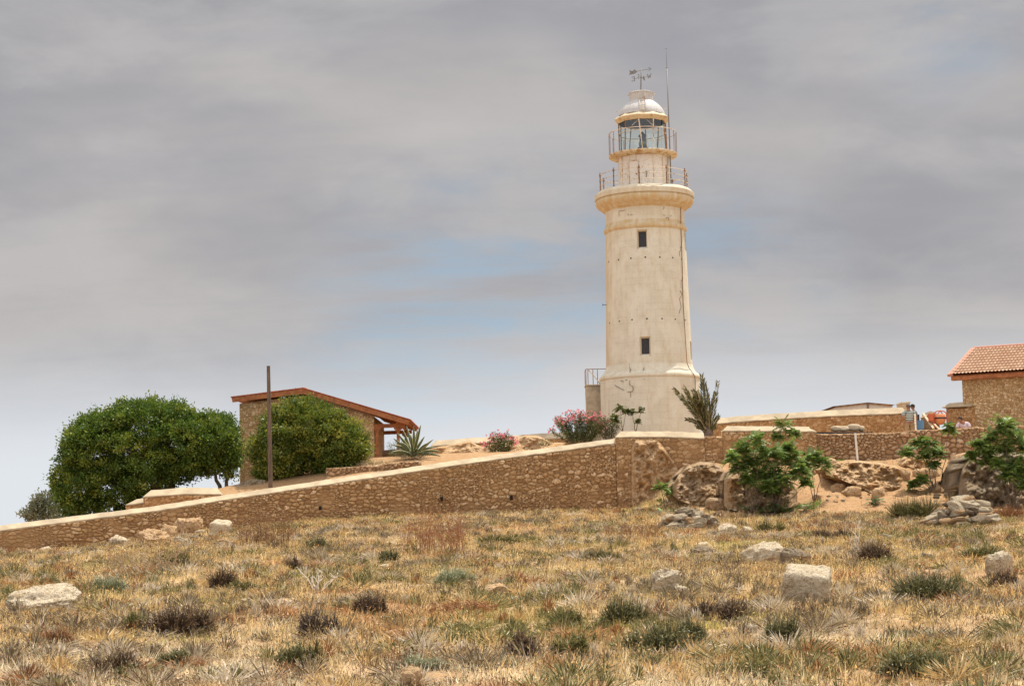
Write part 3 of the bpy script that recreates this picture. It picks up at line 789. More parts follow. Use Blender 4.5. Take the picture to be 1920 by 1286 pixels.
    for line in ([(1160.5, 405), (1160.5, 396.5), (1166, 395.6), (1172, 394.4)], [(1245, 384), (1245, 390), (1243, 393)], [(1243, 403), (1247, 404.5)], [(1249, 411), (1249.5, 408), (1253, 408), (1254, 413)],
                 [(1257, 406), (1259, 404)], [(1177, 404), (1179, 401)], [(1182, 404.5), (1184, 402), (1186, 403)], [(1180, 681), (1180, 690), (1182, 691.5), (1181, 697.5)], [(1205.5, 694.5), (1208, 689)],
                 [(1180.5, 713), (1180, 719), (1181.5, 722.5), (1186, 723.5), (1187, 727), (1186.5, 733.5), (1176, 734.5)], [(1182, 735), (1182.5, 745)], [(1163, 713), (1169, 715)], [(1172, 712.5), (1176, 711.5)],
                 [(1207, 710), (1209, 711.5)], [(1158, 725), (1165, 729), (1170, 731)], [(1276, 462), (1276, 470), (1274, 472), (1274, 480)], [(1275, 545), (1279, 552), (1274, 560), (1277, 575), (1273, 588)],
                 [(1281, 520), (1277, 527), (1277, 540)], [(1152, 722), (1160, 726)]):
        mc = MB()
        for p, q in zip(line[:-1], line[1:]): mc.bar(surf(*p), surf(*q), 0.035 if line[0][1] > 600 else 0.028, 0.018)
        mc.build('crack', CRACK, L)
    cab = MB(); pts = [(1276.5, 386), (1277, 430), (1278.5, 470), (1281, 570), (1288, 680), (1292, 690), (1299, 699), (1303, 706), (1303.5, 713), (1303.5, 800)]
    cab.tube([surf(*p, off=0.03) for p in pts], 0.022, 6); cab.build('conductor_cable', RUST_DARK, L)
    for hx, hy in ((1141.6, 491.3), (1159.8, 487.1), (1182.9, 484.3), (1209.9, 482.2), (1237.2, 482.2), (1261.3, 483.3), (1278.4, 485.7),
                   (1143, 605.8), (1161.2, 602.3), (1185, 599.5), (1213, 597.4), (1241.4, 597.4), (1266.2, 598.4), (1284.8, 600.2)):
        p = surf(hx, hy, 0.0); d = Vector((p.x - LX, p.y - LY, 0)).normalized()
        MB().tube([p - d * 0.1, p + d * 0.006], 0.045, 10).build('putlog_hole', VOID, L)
    p = surf(1137.5, 571.5, 0)
    MB().bar(p, p + Vector((-0.22, -0.02, 0)), 0.03).box(p + Vector((-0.22, -0.02, 0)), (0.03, 0.03, 0.12)).build('bracket', BLACK_IRON, L)
    # ---- gallery railing
    rl = MB(); RR = 83.0 * mpp(LY, zf)
    for hgt in (0.30, 0.62, 0.94): rl.ring((LX, LY, zf + hgt), RR, 0.020, 96, 6)
    rail = rl.build('gallery_railing', RUSTY, L, smooth=True)
    for k in range(10):
        a = R(-10 + 36 * k); c = Vector((LX + RR * math.sin(a), LY - RR * math.cos(a), 0))
        mp = MB().tube([c + Vector((0, 0, zf - 0.05)), c + Vector((0, 0, zf + 1.03))], 0.030, 8)
        for hgt, rr in ((0.05, 0.055), (0.30, 0.050), (0.62, 0.050), (0.94, 0.065), (1.06, 0.035)): mp.sphere(c + Vector((0, 0, zf + hgt)), rr, 10, 6)
        mp.build('post', RUST_DARK, rail, smooth=True)
    # ---- watch room
    rw = 46.2 * mpp(LY, zf); zt = zL(1207, 296.5)
    MB().lathe((LX, LY), [(rw + 0.05, zf - 0.02), (rw + 0.05, zf + 0.10), (rw, zf + 0.12), (rw, zt)], 96).build('watch_room', WHITE_PAINT, L, smooth=True, auto=40)
    sm = MB()
    for deg in (-62, -37, -3 - 18, 19, 47, 75, 105, 140, 180, -140, -100):
        a = R(deg); c = Vector((LX + (rw + 0.004) * math.sin(a), LY - (rw + 0.004) * math.cos(a), 0))
        sm.box(c + Vector((0, 0, (zf + zt) / 2 + 0.05)), (0.05, 0.03, zt - zf - 0.12), a)
    sm.build('plate_seam', RUSTY, L)
    a = R(-27); c = Vector((LX + rw * math.sin(a), LY - rw * math.cos(a), 0)); dm = MB()
    dm.box(c + Vector((0, 0, zf + 0.83)), (0.50, 0.07, 1.42), a)
    door = dm.build('door', WHITE_PAINT, L)
    t = Vector((math.cos(a), math.sin(a), 0)); n_ = Vector((math.sin(a), -math.cos(a), 0)); c2 = c + n_ * 0.045
    fr = MB()
    for s in (-1, 1): fr.bar(c2 + t * 0.27 * s + Vector((0, 0, zf + 0.1)), c2 + t * 0.27 * s + Vector((0, 0, zf + 1.58)), 0.035)
    fr.bar(c2 + t * -0.29 + Vector((0, 0, zf + 1.57)), c2 + t * 0.29 + Vector((0, 0, zf + 1.57)), 0.04)
    fr.build('door_frame', RUSTY, door); 
    MB().box(c2 + t * 0.18 + n_ * 0.03 + Vector((0, 0, zf + 0.8)), (0.05, 0.05, 0.09), a).build('handle', RUST_DARK, door)
    a = R(2); c = Vector((LX + (rw + 0.03) * math.sin(a), LY - (rw + 0.03) * math.cos(a), zf + 0.86))
    MB().sphere(c, 0.075, 12, 8, (1, 0.5, 1)).bar(c - Vector((0, 0, 0.05)), c - Vector((0, 0, 0.30)), 0.04, 0.03).build('wall_lamp', RUST_DARK, L, smooth=True)
    pp = MB()
    for pxx in (1250.3, 1254.3):
        c = at(pxx, 330, LY - 0.5); pp.tube([(c.x, c.y, zf), (c.x, c.y, zt + 0.02)], 0.035, 8)
    pp.build('pipe', WHITE_PAINT, L, smooth=True)
    # ---- upper gallery
    us = prof([(46.4, 298.6), (54, 298.0), (61.5, 296.2), (63.6, 295.2), (64.4, 294), (64.4, 291.8), (63.6, 291.2), (30, 291)], 1207)
    MB().lathe((LX, LY), us, 96).build('upper_gallery', SLAB, L, smooth=True, auto=40)
    zu = us[-1][1]; RU = 63.2 * mpp(LY, zu)
    ur = MB().ring((LX, LY, zu + 1.24), RU, 0.020, 96, 6).build('lantern_railing', RUSTY, L, smooth=True)
    for deg in (-78, -62, 62, 81, 100, 122, 150, 176, -150, -122, -100):
        a = R(deg); c = Vector((LX + RU * math.sin(a), LY - RU * math.cos(a), zu))
        MB().tube([c, c + Vector((0, 0, 1.24))], 0.017, 6).build('baluster', RUST_DARK, ur)
    # ---- lantern
    zl0 = zu; zl1 = zL(1204, 231.8); rb = 45.6 * mpp(LY, zl0); rt = 44.6 * mpp(LY, zl1)
    va = [R(-12 + 36 * k) for k in range(10)]
    lean = [R(-2.5) if k % 2 else R(7.5) for k in range(10)]
    def LP(a, r, z): return Vector((LX + r * math.sin(a), LY - r * math.cos(a), z))
    lant = MB().lathe((LX, LY), [(rb + 0.04, zl0), (rb + 0.04, zl0 + 0.07), (rb - 0.05, zl0 + 0.07)], 40).build('lantern_curb', WHITE_PAINT, L)
    for k in range(10):
        MB().bar(LP(va[k] + lean[k], rb, zl0 + 0.05), LP(va[k], rt, zl1), 0.042, 0.06).build('mullion', RUSTY if k in (0, 1) else RUST_DARK, L)  # front pair pale, rest in darker rust: shaded sides painted by colour
        k2 = (k + 1) % 10
        a, b, c, d = LP(va[k] + lean[k], rb - 0.012, zl0 + 0.06), LP(va[k2] + lean[k2], rb - 0.012, zl0 + 0.06), LP(va[k2], rt - 0.012, zl1), LP(va[k], rt - 0.012, zl1)
        MB().add([a, b, c, d], [(0, 1, 2, 3)]).build('glass_pane', GLASS, L)
    gb = MB(); zm = zL(1205, 252)
    for k in range(10):
        k2 = (k + 1) % 10; gb.bar(LP(va[k] + lean[k] * 0.5, (rb + rt) / 2, zm), LP(va[k2] + lean[k2] * 0.5, (rb + rt) / 2, zm), 0.035)
    gb.build('glazing_bar', RUSTY, L)
    br = MB(); zc = zL(1204, 221)
    for s, ang in ((-1, -32), (1, 24)): br.bar(LP(R(-2), rt * 0.5, zc), LP(R(ang), rt * 0.9, zl1 - 0.35), 0.04)
    br.build('brace', RUSTY, L)
    rm = prof([(44.5, 232.3), (45.6, 232.6), (51.8, 226.4), (52.4, 225), (51.6, 224.2), (44.2, 218.6)], 1203.8)
    MB().lathe((LX, LY), rm, 10, a_off=va[0]).build('eave', EAVE, L)
    # dome: painted outside, dark inside
    dp = prof([(44.3, 219), (43.6, 215.5), (41.8, 211), (38.8, 206.2), (34.8, 201.2), (30, 196.6), (26.5, 193.8), (23.6, 191.8), (22.2, 191)], 1204.2)
    MB().lathe((LX, LY), dp, 80).build('dome', DOME_PAINT, L, smooth=True)
    MB().lathe((LX, LY), [(r - 0.05, z - 0.03) for r, z in dp] + [(0.01, dp[-1][1] - 0.1)], 48).lathe((LX, LY), [(rt - 0.03, zl1 + 0.02), (dp[0][0] - 0.05, dp[0][1])], 48).build('dome_lining', DARK_BLUE, L, smooth=True)
    vp = prof([(23.4, 192.2), (23.4, 190.2), (22.4, 189.8), (22.2, 179), (22.5, 177.4), (23.5, 176.6), (23.5, 175.4), (22, 174.6), (14, 173.2), (5, 172.6), (0.2, 172.5)], 1203)
    MB().lathe((LX, LY), vp, 56).build('vent', DOME_PAINT, L, smooth=True, auto=45)
    zv = zL(1203, 178)
    for s in (-1, 1): 
        c = Vector((LX + s * 24.2 * mpp(LY, zv), LY, zv)); MB().ring(c, 0.07, 0.014, 12, 5).build('lifting_eye', RUSTY, L)
    # ladder on the dome
    ld = MB(); rads = [(r + 0.07, z) for r, z in dp]
    def domept(x, zz):
        r = np.interp(zz, [z for _, z in rads], [q for q, _ in rads]); return Vector((LX + x, LY - math.sqrt(max(r * r - x * x, 0.01)), zz))
    zb_, zt_ = dp[0][1] - 0.02, dp[-1][1] + 0.28
    for s in (-0.17, 0.17):
        x0 = -0.02 + s; pts = [domept(x0, zz) for zz in np.linspace(zb_, dp[-1][1], 7)] + [Vector((LX + x0, LY - 0.78, zt_))]
        ld.tube(pts, 0.020, 6)
    for zz in np.linspace(zb_ + 0.12, zt_, 6):
        a_, b_ = (domept(-0.19, min(zz, dp[-1][1])), domept(0.15, min(zz, dp[-1][1])))
        if zz > dp[-1][1]: a_, b_ = Vector((LX - 0.19, LY - 0.79, zz)), Vector((LX + 0.15, LY - 0.79, zz))
        ld.tube([a_, b_], 0.016, 6)
    ld.build('ladder', RUSTY, L, smooth=True)
    ex = MB(); q = at(1161, 211, LY); ex.tube([q, q + Vector((-0.16, 0, 0.06)), q + Vector((-0.22, 0, 0.05))], 0.015, 6); ex.build('bracket', RUSTY, L)
    ex = MB(); q = at(1246, 205, LY - 0.4); ex.tube([q, at(1255.5, 200.5, LY - 0.5)], 0.018, 6); ex.build('bracket', RUSTY, L)
    # lamp inside the lantern
    c = (LX, LY); zb2 = zl0
    z_ = lambda y: zL(1205.5, y)
    lp = MB().lathe(c, [(0.30, zb2), (0.30, z_(277)), (0.20, z_(276)), (0.20, z_(272)), (0.17, z_(270)), (0.17, z_(258)), (0.22, z_(257.5)), (0.24, z_(255)), (0.22, z_(254.5)), (0.01, z_(247))], 20)
    lp.build('lamp', DARK_BLUE, L, smooth=True, auto=35)
    lg = MB().lathe(c, [(0.215, z_(273)), (0.225, z_(270)), (0.205, z_(266.5))], 20)
    lg.build('lamp_glass', GREY_METAL, L, smooth=True)
    # antenna
    a0, a1 = at(1258.5, 347, LY - 0.7), at(1249, 92, LY - 0.9)
    am = a0.lerp(a1, (347 - 127) / 255)
    an = MB().tube([a0, am], [0.035, 0.03], 8).tube([am, a1], 0.013, 6).sphere(am, 0.05, 8, 6).sphere(a1, 0.035, 8, 6)
    an.box(a0 + Vector((0, 0, 0.02)), (0.14, 0.14, 0.05)); an.build('antenna', STEEL, L, smooth=True)
    # ---- weather vane
    vb = at(1201.3, 171, LY); vt = at(1202.2, 129.5, LY); e = Vector((math.cos(R(33)), -math.sin(R(33)), 0)); upz = Vector((0, 0, 1)); nn = Vector((math.sin(R(33)), math.cos(R(33)), 0))
    vane = MB().tube([vb - Vector((0, 0, .1)), vt], [0.040, 0.022], 8).build('weather_vane', STEEL, L, smooth=True)
    c = at(1202, 132.6, LY); m_ = mpp(LY, 25) / math.cos(R(33))
    ar = MB().tube([c - e * 8 * m_, c + e * 17 * m_], 0.014, 6)
    ar.prism([(-0.30 * 1, 0.02), (-0.40, 0.11), (-0.46, 0.14), (-0.50, 0.06), (-0.62, 0.06), (-0.70, 0.11), (-0.80, 0.12), (-0.72, 0.02), (-0.79, -0.13), (-0.44, -0.13), (-0.34, -0.08), (-0.24, -0.01)], c + Vector((0, 0, 0.0)), e, upz, nn, 0.02)
    for s in (-1, 1):
        ar.bar(c + e * 18 * m_, c + e * 14.2 * m_ + upz * 0.09 * s, 0.02, 0.025)
        ar.bar(c + e * 14.2 * m_ + upz * 0.09 * s, c + e * 13.4 * m_ + upz * 0.075 * s, 0.02, 0.025)
    ar.build('arrow', STEEL, vane)
    c = at(1202.3, 146, LY)
    cb = MB().tube([c - e * 11.5 * m_, c + e * 10.5 * m_], 0.012, 6).tube([c - nn * 0.25, c + nn * 0.25], 0.012, 6); cb.build('crossbar', STEEL, vane)
    def letter(ch, cen, ex_, w=0.20, h=0.24, t=0.032):
        S = {'W': [((-.6, .5), (-.3, -.5)), ((-.3, -.5), (0, .3)), ((0, .3), (.3, -.5)), ((.3, -.5), (.6, .5)), ((-.75, .5), (-.45, .5)), ((.45, .5), (.75, .5))],
             'E': [((-.4, .5), (-.4, -.5)), ((-.5, .5), (.4, .5)), ((-.5, -.5), (.45, -.5)), ((-.4, 0), (.2, 0)), ((.4, .5), (.4, .32)), ((.45, -.5), (.45, -.3))],
             'N': [((-.4, -.5), (-.4, .5)), ((-.4, .5), (.4, -.5)), ((.4, -.5), (.4, .5))],
             'S': [((.38, .38), (.1, .5)), ((.1, .5), (-.25, .45)), ((-.25, .45), (-.35, .22)), ((-.35, .22), (.3, -.15)), ((.3, -.15), (.3, -.38)), ((.3, -.38), (0, -.5)), ((0, -.5), (-.38, -.38))]}[ch]
        m = MB()
        for p, q in S: m.bar(cen + ex_ * p[0] * w + upz * p[1] * h, cen + ex_ * q[0] * w + upz * q[1] * h, t, 0.02, upv=ex_.cross(upz))
        m.build('letter', STEEL, vane)
    letter('W', c + e * 14.2 * m_, -e); letter('E', c - e * 14.2 * m_, -e)
    letter('N', c + nn * 0.33 + upz * 0.02, nn); letter('S', c - nn * 0.33, -nn)
lighthouse()

# stair head block beside the tower
def stair_block():
    q0 = at(1099, 723.5, LY + 1.0); q1 = at(1128, 723.5, LY + 1.0)
    r = empty('stair_block', ((q0.x + q1.x) / 2, LY + 1, 3.4), 'small stained concrete stair block with an iron railing, against the left foot of the lighthouse', 'stair block')
    w = q1.x - q0.x
    b = MB().box(((q0.x + q1.x) / 2 + 0.15, LY + 1.6, (q0.z + 3.2) / 2), (w + 0.3, 1.6, q0.z - 3.2)).build('block', m_plain('mossy_plaster', (0.50, 0.42, 0.30), 0.9, 0, 0.45, 1.5), r, bevel=0.02)
    MB().box(((q0.x + q1.x) / 2 + 0.13, LY + 1.6, q0.z + 0.031), (w + 0.36, 1.68, 0.06)).build('cap', COPING, r)
    rl = MB(); zt = at(1099, 692.5, LY + 1).z; y = LY + 0.9
    for px in (1098.8, 1102.5, 1112, 1120.5): 
        x = at(px, 710, y).x; rl.tube([(x, y, q0.z + 0.05), (x, y, zt)], 0.022, 6)
    xa, xb = at(1098.6, 700, y).x, at(1136, 700, y + 0).x
    rl.tube([(xa, y, zt), (xb, y, zt)], 0.022, 6); rl.tube([(xa, y, zt), (xa, y + 1.4, zt)], 0.022, 6); rl.tube([(xa, y + 1.4, q0.z), (xa, y + 1.4, zt)], 0.022, 6)
    rl.build('railing', RUST_DARK, r, smooth=True)
    MB().tube([at(1103, 694, y), at(1111, 701, y), at(1119, 711, y), at(1127, 722, y)], 0.035, 6).build('handrail', RUSTY, r, smooth=True)
stair_block()

# ================================================================== WALLS
# long sloping front wall
pts = [(px, py, fw_depth(px)) for px, py in [(-90, 996)] + FW[1:]]
bot = [float(ground_z(at(*p).x, at(*p).y - 0.3)) - 0.5 for p in pts]
coped_wall('stone_wall', 'long rubble stone wall with pale coping, sloping down from the lighthouse to the left edge', pts, bot, seed=3, cell=0.23, relief=0.07, h=0.20, half=0.32, hip1=0.0, blots=0.52, ds=0.036)
front_wall = bpy.data.objects['stone_wall']
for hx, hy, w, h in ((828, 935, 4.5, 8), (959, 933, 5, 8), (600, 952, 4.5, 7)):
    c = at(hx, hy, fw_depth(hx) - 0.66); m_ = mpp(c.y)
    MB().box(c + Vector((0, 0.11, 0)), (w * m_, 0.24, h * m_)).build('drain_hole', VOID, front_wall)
# block of wall under the lighthouse
pts = [(1154, 821, 80.0), (1176, 808.5, 80.0), (1250, 808.5, 80.0), (1319, 811.5, 80.0)]
pts = [(1153, 808.8, 80.0), (1250, 808.3, 80.0), (1319, 811.0, 80.0)]
coped_wall('corner_wall', 'stone wall block with pale hipped coping directly below the lighthouse, between the sloping wall and the palm', pts, [0.2, 0.6, 0.9], seed=8, cell=0.27, hip0=0.62, hip1=0.0, h=0.26, blots=0.6, half=0.36)
pts = [(1319.3, 818.5, 80.0), (1353, 818.5, 80.0)]
Q = [at(*p) for p in pts]
stone_panel('low_wall', [(q.x, q.y - 0.28) for q in Q], [0.9, 1.0], [q.z for q in Q], STONE, None, 0.5, 0.26, 0.05, 0.035, 9, 0.4)
tag(bpy.data.objects['low_wall'], 'short uncapped gap of stone wall at the foot of the palm', 'wall')
pts = [(1352.6, 798.8, 80.0), (1440, 798.6, 80.0), (1528, 800.0, 80.05)]
coped_wall('capped_wall', 'stone wall with pale coping hipped at both ends, behind the leafy saplings and tall boulders', pts, [0.9, 1.4, 1.9], seed=12, cell=0.27, hip0=0.34, hip1=0.42, h=0.22, blots=0.5)
# dry stone wall on the right
pts = [(1528, 813.5), (1600, 813), (1672, 811), (1719, 807), (1798, 803.5), (1845, 801), (1960, 797), (2060, 795), (2300, 792)]
Q = [at(px, py, 80.2) for px, py in pts]
o = stone_panel('dry_stone_wall', [(q.x, q.y - 0.25) for q in Q], [1.6] * len(Q), [q.z for q in Q], STONE_DRY, None, 0.55, 0.28, 0.10, 0.035, 21, 0.1, asp=1.5, wob=0.05)
tag(o, 'uncapped dry stone wall of blocky orange stones above the sandy bank on the right', 'wall')
mcap = MB()
# back walls
def back_wall(name, label, pts, Y, bz, **k): return coped_wall(name, label, [(a, b, y) for (a, b), y in zip(pts, Y)], [bz] * len(pts), mat=STONE_BACK, relief=0.03, ds=0.05, **k)
back_wall('boundary_wall', 'long orange stone boundary wall with wide pale coping behind the worker in the striped shirt', [(1330, 784.5), (1440, 776), (1560, 769), (1700, 763.5)], [92, 91, 90, 89], 3.2, seed=31, cell=0.2, h=0.30, half=0.42, hip1=0.2)
back_wall('courtyard_wall', 'far orange wall with pale coping running left from the pink oleanders', [(808, 826), (900, 820), (1040, 811), (1110, 808)], [94, 94, 94, 94], 3.1, seed=33, cell=0.2, h=0.30, half=0.42, hip0=0.7)
back_wall('garden_wall', 'low pale-capped wall section under the big round tree, behind the sloping wall', [(272, 919.5), (345, 914), (417, 914.5)], [80, 80, 80], 0.2, seed=35, cell=0.2, h=0.28, half=0.42, hip0=0.35, hip1=0.25)
back_wall('wall_stub', 'small crumbling wall stub between the big round tree and the low capped wall', [(238, 938), (274, 933)], [80.6, 80.6], 0.1, seed=36, cell=0.2, h=0.20, half=0.3, hip0=0.8)
back_wall('low_capped_wall', 'low pale wall glimpsed behind the porch posts of the left house', [(690, 845), (770, 841)], [96, 96], 3.0, seed=37, cell=0.2, h=0.22, half=0.35)
# small retaining wall on the terrace
pts = [(611, 877), (640, 877), (700, 871), (745, 866), (790, 864)]
Q = [at(px, py, 81.8) for px, py in pts]
o = stone_panel('retaining_wall', [(q.x, q.y) for q in Q], [q.z - 1.0 for q in Q], [q.z for q in Q], STONE_DRY, None, 0.5, 0.30, 0.09, 0.035, 41, 0.1, wob=0.05)
tag(o, 'short low dry stone retaining wall between the round bush and the agave', 'wall')

# ================================================================== LEFT HOUSE
def left_house():
    Yf = 90.0
    g = lambda px, py, dy=0: at(px, py, Yf + dy)
    H = empty('stone_house', (g(570, 850).x, Yf, 2.0), 'rough stone house with orange timber roof and porch, behind the round bush and bare pole', 'house')
    L_, Rg, Rt = g(449, 757), g(568, 741), g(701, 780.5)
    stone_panel('wall', [(L_.x, Yf), (Rg.x, Yf), (Rt.x, Yf)], [1.2, 1.2, 1.2], [L_.z, Rg.z, Rt.z], STONE_HOUSE, H, 7.0, 0.13, 0.03, 0.035, 51, 0.15, asp=1.2)
    A, B, C = g(434, 745, -0.45), g(568, 728, -0.45), g(768.5, 787.5, -0.45)
    th = 0.27
    poly = [(A.x, A.z), (A.x, A.z - th), (A.x + 0.45, A.z - th - 0.04), (B.x, B.z - th - 0.06), (C.x - 0.15, C.z - th - 0.02), (C.x, C.z - 0.10), (C.x, C.z)]
    poly = [(A.x, A.z), (B.x, B.z), (C.x, C.z), (C.x - 0.10, C.z - 0.12), (C.x - 0.12, C.z - 0.20), (B.x, B.z - 0.30), (A.x + 0.35, A.z - th), (A.x + 0.04, A.z - th), (A.x + 0.02, A.z - 0.10)]
    top = MB(); y0, y1 = Yf - 0.45, Yf + 7.6
    def sheet(m, P, Q, lift, t, ya, yb):
        m.add([(P.x, ya, P.z + lift), (Q.x, ya, Q.z + lift), (Q.x, yb, Q.z + lift), (P.x, yb, P.z + lift), (P.x, ya, P.z + lift - t), (Q.x, ya, Q.z + lift - t), (Q.x, yb, Q.z + lift - t), (P.x, yb, P.z + lift - t)],
              [(0, 1, 2, 3), (7, 6, 5, 4), (0, 4, 5, 1), (1, 5, 6, 2), (2, 6, 7, 3), (3, 7, 4, 0)])
    rf = MB(); sheet(rf, A, B, -0.004, 0.06, y0 + 0.08, y1); sheet(rf, B, C, -0.004, 0.06, y0 + 0.08, y1)
    roof = rf.build('roof', STAIN_WOOD, H)
    ti = MB(); sheet(ti, A - Vector((.04, 0, 0)), B, 0.045, 0.045, y0 - 0.03, y1 + 0.03); sheet(ti, B, C + Vector((.05, 0, 0)), 0.045, 0.045, y0 - 0.03, y1 + 0.03)
    ti.build('roof_covering', FASCIA, roof)
    # verge boards
    vb = MB()
    vb.add([(A.x, y0, A.z - 0.01), (B.x, y0, B.z - 0.01), (B.x, y0, B.z - 0.28), (A.x + 0.05, y0, A.z - 0.25), (A.x, y0 + 0.06, A.z - 0.01), (B.x, y0 + 0.06, B.z - 0.01), (B.x, y0 + 0.06, B.z - 0.28), (A.x + 0.05, y0 + 0.06, A.z - 0.25)],
           [(0, 1, 2, 3), (7, 6, 5, 4), (0, 4, 5, 1), (2, 6, 7, 3), (0, 3, 7, 4), (1, 5, 6, 2)]); vb.build('verge_board', STAIN_WOOD, H)
    vb = MB()
    vb.add([(B.x, y0, B.z - 0.01), (C.x, y0, C.z - 0.01), (C.x - 0.10, y0, C.z - 0.24), (B.x, y0, B.z - 0.28), (B.x, y0 + 0.06, B.z - 0.01), (C.x, y0 + 0.06, C.z - 0.01), (C.x - 0.10, y0 + 0.06, C.z - 0.24), (B.x, y0 + 0.06, B.z - 0.28)],
           [(0, 1, 2, 3), (7, 6, 5, 4), (0, 4, 5, 1), (2, 6, 7, 3), (0, 3, 7, 4), (1, 5, 6, 2)]); vb.build('verge_board', STAIN_WOOD, H)
    for px, py in ((465, 740.5), (511, 734.5), (532, 732), (568, 727.5), (572, 728)):
        c = g(px, py, -0.4); MB().tube([c + Vector((0, -0.05, -0.02)), c + Vector((0, 0.6, 0.0))], 0.07, 10).build('ridge_tile', RIDGE_CLAY, roof, smooth=True)
    # rafters of the porch
    sl = (C.z - B.z) / (C.x - B.x)
    wx = Rt.x
    for k in range(8):
        y = Yf + 0.4 + k * 0.9; p = Vector((wx + 0.02, y, B.z + sl * (wx - B.x) - 0.15)); q = Vector((C.x - 0.05, y, C.z - 0.14))
        MB().bar(p, q, 0.09, 0.14).build('rafter', STAIN_WOOD, H)
    zb = g(735, 798).z
    xo = g(746, 800).x; xi = g(706.5, 800).x
    for y in (Yf + 0.15, Yf + 6.6):
        MB().bar((wx, y, zb), (g(758, 796).x, y, zb + 0.02), 0.14, 0.20).build('beam', STAIN_WOOD, H)
    MB().bar((xo, Yf - 0.3, zb + 0.19), (xo, Yf + 7.3, zb + 0.19), 0.14, 0.18).build('beam', STAIN_WOOD, H)
    for x, y in ((xi, Yf + 0.15), (xo, Yf + 0.15), (xo, Yf + 6.6)):
        p = MB().box((x, y, (zb - 0.1 + 2.8) / 2), (0.15, 0.15, zb - 0.1 - 2.8)).build('post', STAIN_WOOD, H, bevel=0.01)
        MB().box((x, y, zb - 0.14), (0.42, 0.16, 0.10)).box((x, y, zb - 0.22), (0.28, 0.158, 0.08)).build('post_bracket', STAIN_WOOD, p, bevel=0.02)
left_house()

# ================================================================== RIGHT HOUSE
def right_house():
    th = R(30); e = Vector((math.cos(th), -math.sin(th), 0)); n = Vector((math.sin(th), math.cos(th), 0)); U = Vector((0, 0, 1))
    P0 = at(1782, 705, 84.5); ze = P0.z
    # ridge distance chosen so that the verge meets the ridge where the photo shows it
    best = min((abs(proj(P0 + n * (w / 10) + U * (0.40 * w / 10))[0] - 1826), w / 10) for w in range(20, 80))[1]
    w = best; rise = 0
    for k in range(100):
        if proj(P0 + n * w + U * (k * 0.03))[1] <= 656: rise = k * 0.03; break
    H = empty('tiled_house', tuple(P0 + e * 3 - U * (ze - 3.2)), 'rough stone house with terracotta tiled roof and no windows, at the right edge', 'house')
    Lr = 9.0; wl = P0 + e * 0.45 + n * 0.35
    A = Vector((wl.x, wl.y)); B = wl + e * (Lr - 0.9)
    stone_panel('wall', [(A.x, A.y), (B.x, B.y)], [3.0, 3.0], [ze + 0.03] * 2, STONE_HOUSE, H, 2 * w - 0.7, 0.13, 0.035, 0.03, 61, 0.15, asp=1.2)
    sl = math.sqrt(w * w + rise * rise); sd = (n * w + U * rise) / sl; up_ = e.cross(sd); up_ = up_ if up_.z > 0 else -up_
    # tile surface
    courses = 10; cl = sl / courses; nu = int(Lr / 0.024); us = np.linspace(0, Lr, nu)
    rows = []
    for c in range(courses):
        for f in (0.0, 0.5, 0.999): rows.append((c, f))
    V = []; tint = []
    uu = us / 0.175
    roll = 0.5 + 0.5 * np.cos(2 * np.pi * uu); hgt = 0.040 * roll ** 0.7
    for c, f in rows:
        lift = 0.095 * (1 - f) + hgt + 0.01
        v = (c + f) * cl
        p = np.array(P0)[None, :] + us[:, None] * np.array(e)[None, :] + v * np.array(sd)[None, :] + lift[:, None] * np.array(up_)[None, :]
        V.append(p); cell = np.floor(uu + 0.5); tint.append(_h(cell, np.full(nu, c), np.full(nu, 3)) * 0.8 + 0.2 * roll)
    V = np.concatenate(V); tint = np.concatenate(tint); nr = len(rows)
    q = (np.arange(nr - 1)[:, None] * nu + np.arange(nu - 1)[None, :])
    Fc = np.stack([q, q + 1, q + nu + 1, q + nu], -1).reshape(-1, 4)
    roof = np_mesh('roof', V, Fc, TILES, H, smooth=False, attrs={'tint': tint})
    # front edge closes and the rear slope
    bk = MB(); R0 = P0 + n * w + U * rise
    bk.add([P0 - up_ * 0.03, P0 + e * Lr - up_ * 0.03, R0 + e * Lr - up_ * 0.03, R0 - up_ * 0.03, P0 + n * 2 * w - U * 0.03, P0 + n * 2 * w + e * Lr - U * 0.03],
           [(0, 1, 2, 3), (3, 2, 5, 4), (0, 3, 4), (1, 5, 2)]); bk.build('roof_deck', STAIN_WOOD, roof)
    MB().bar(P0 + e * 0.02 + n * 0.05 - U * 0.12, P0 + e * Lr + n * 0.05 - U * 0.12, 0.06, 0.20).build('fascia', STAIN_WOOD, H)
    sf = MB(); sf.box(P0 + e * (Lr / 2) + n * 0.22 - U * 0.20, (Lr - 0.04, 0.30, 0.03), -th); sf.build('soffit', STAIN_WOOD, H)
    vg = MB()
    vg.bar(P0 - e * 0.02 + up_ * 0.03, R0 - e * 0.02 + up_ * 0.03, 0.26, 0.14, upv=up_)
    vg.build('verge', RIDGE_CLAY, roof, bevel=0.03)
    rt = MB()
    k = 0.0
    while k < Lr:
        c = R0 + e * k + U * 0.02; rt.tube([c, c + e * 0.40], [0.125, 0.105], 12); k += 0.36
    rt.build('ridge_tiles', RIDGE_CLAY, roof, smooth=True, auto=40)
    # adjoining wall
    q0, q1 = at(1770.5, 756, 85.2), None
    W0 = at(1771, 756, 85.2); W1 = W0 + e * 1.4
    r = empty('gate_pier_wall', (W0.x, W0.y, 3.0), 'short stone wall end with pale hipped coping joined to the tiled house', 'wall')
    stone_panel('masonry', [(W0.x, W0.y - 0.28), (W1.x, W1.y - 0.28)], [3.0, 3.0], [W0.z - 0.27] * 2, STONE_BACK, r, 0.6, 0.16, 0.03, 0.035, 71, 0.1)
    coping_mesh([(W0.x, W0.y), (W1.x, W1.y)], [W0.z] * 2, r, 0.42, 0.20, 0.04, 0.24, 0)
right_house()

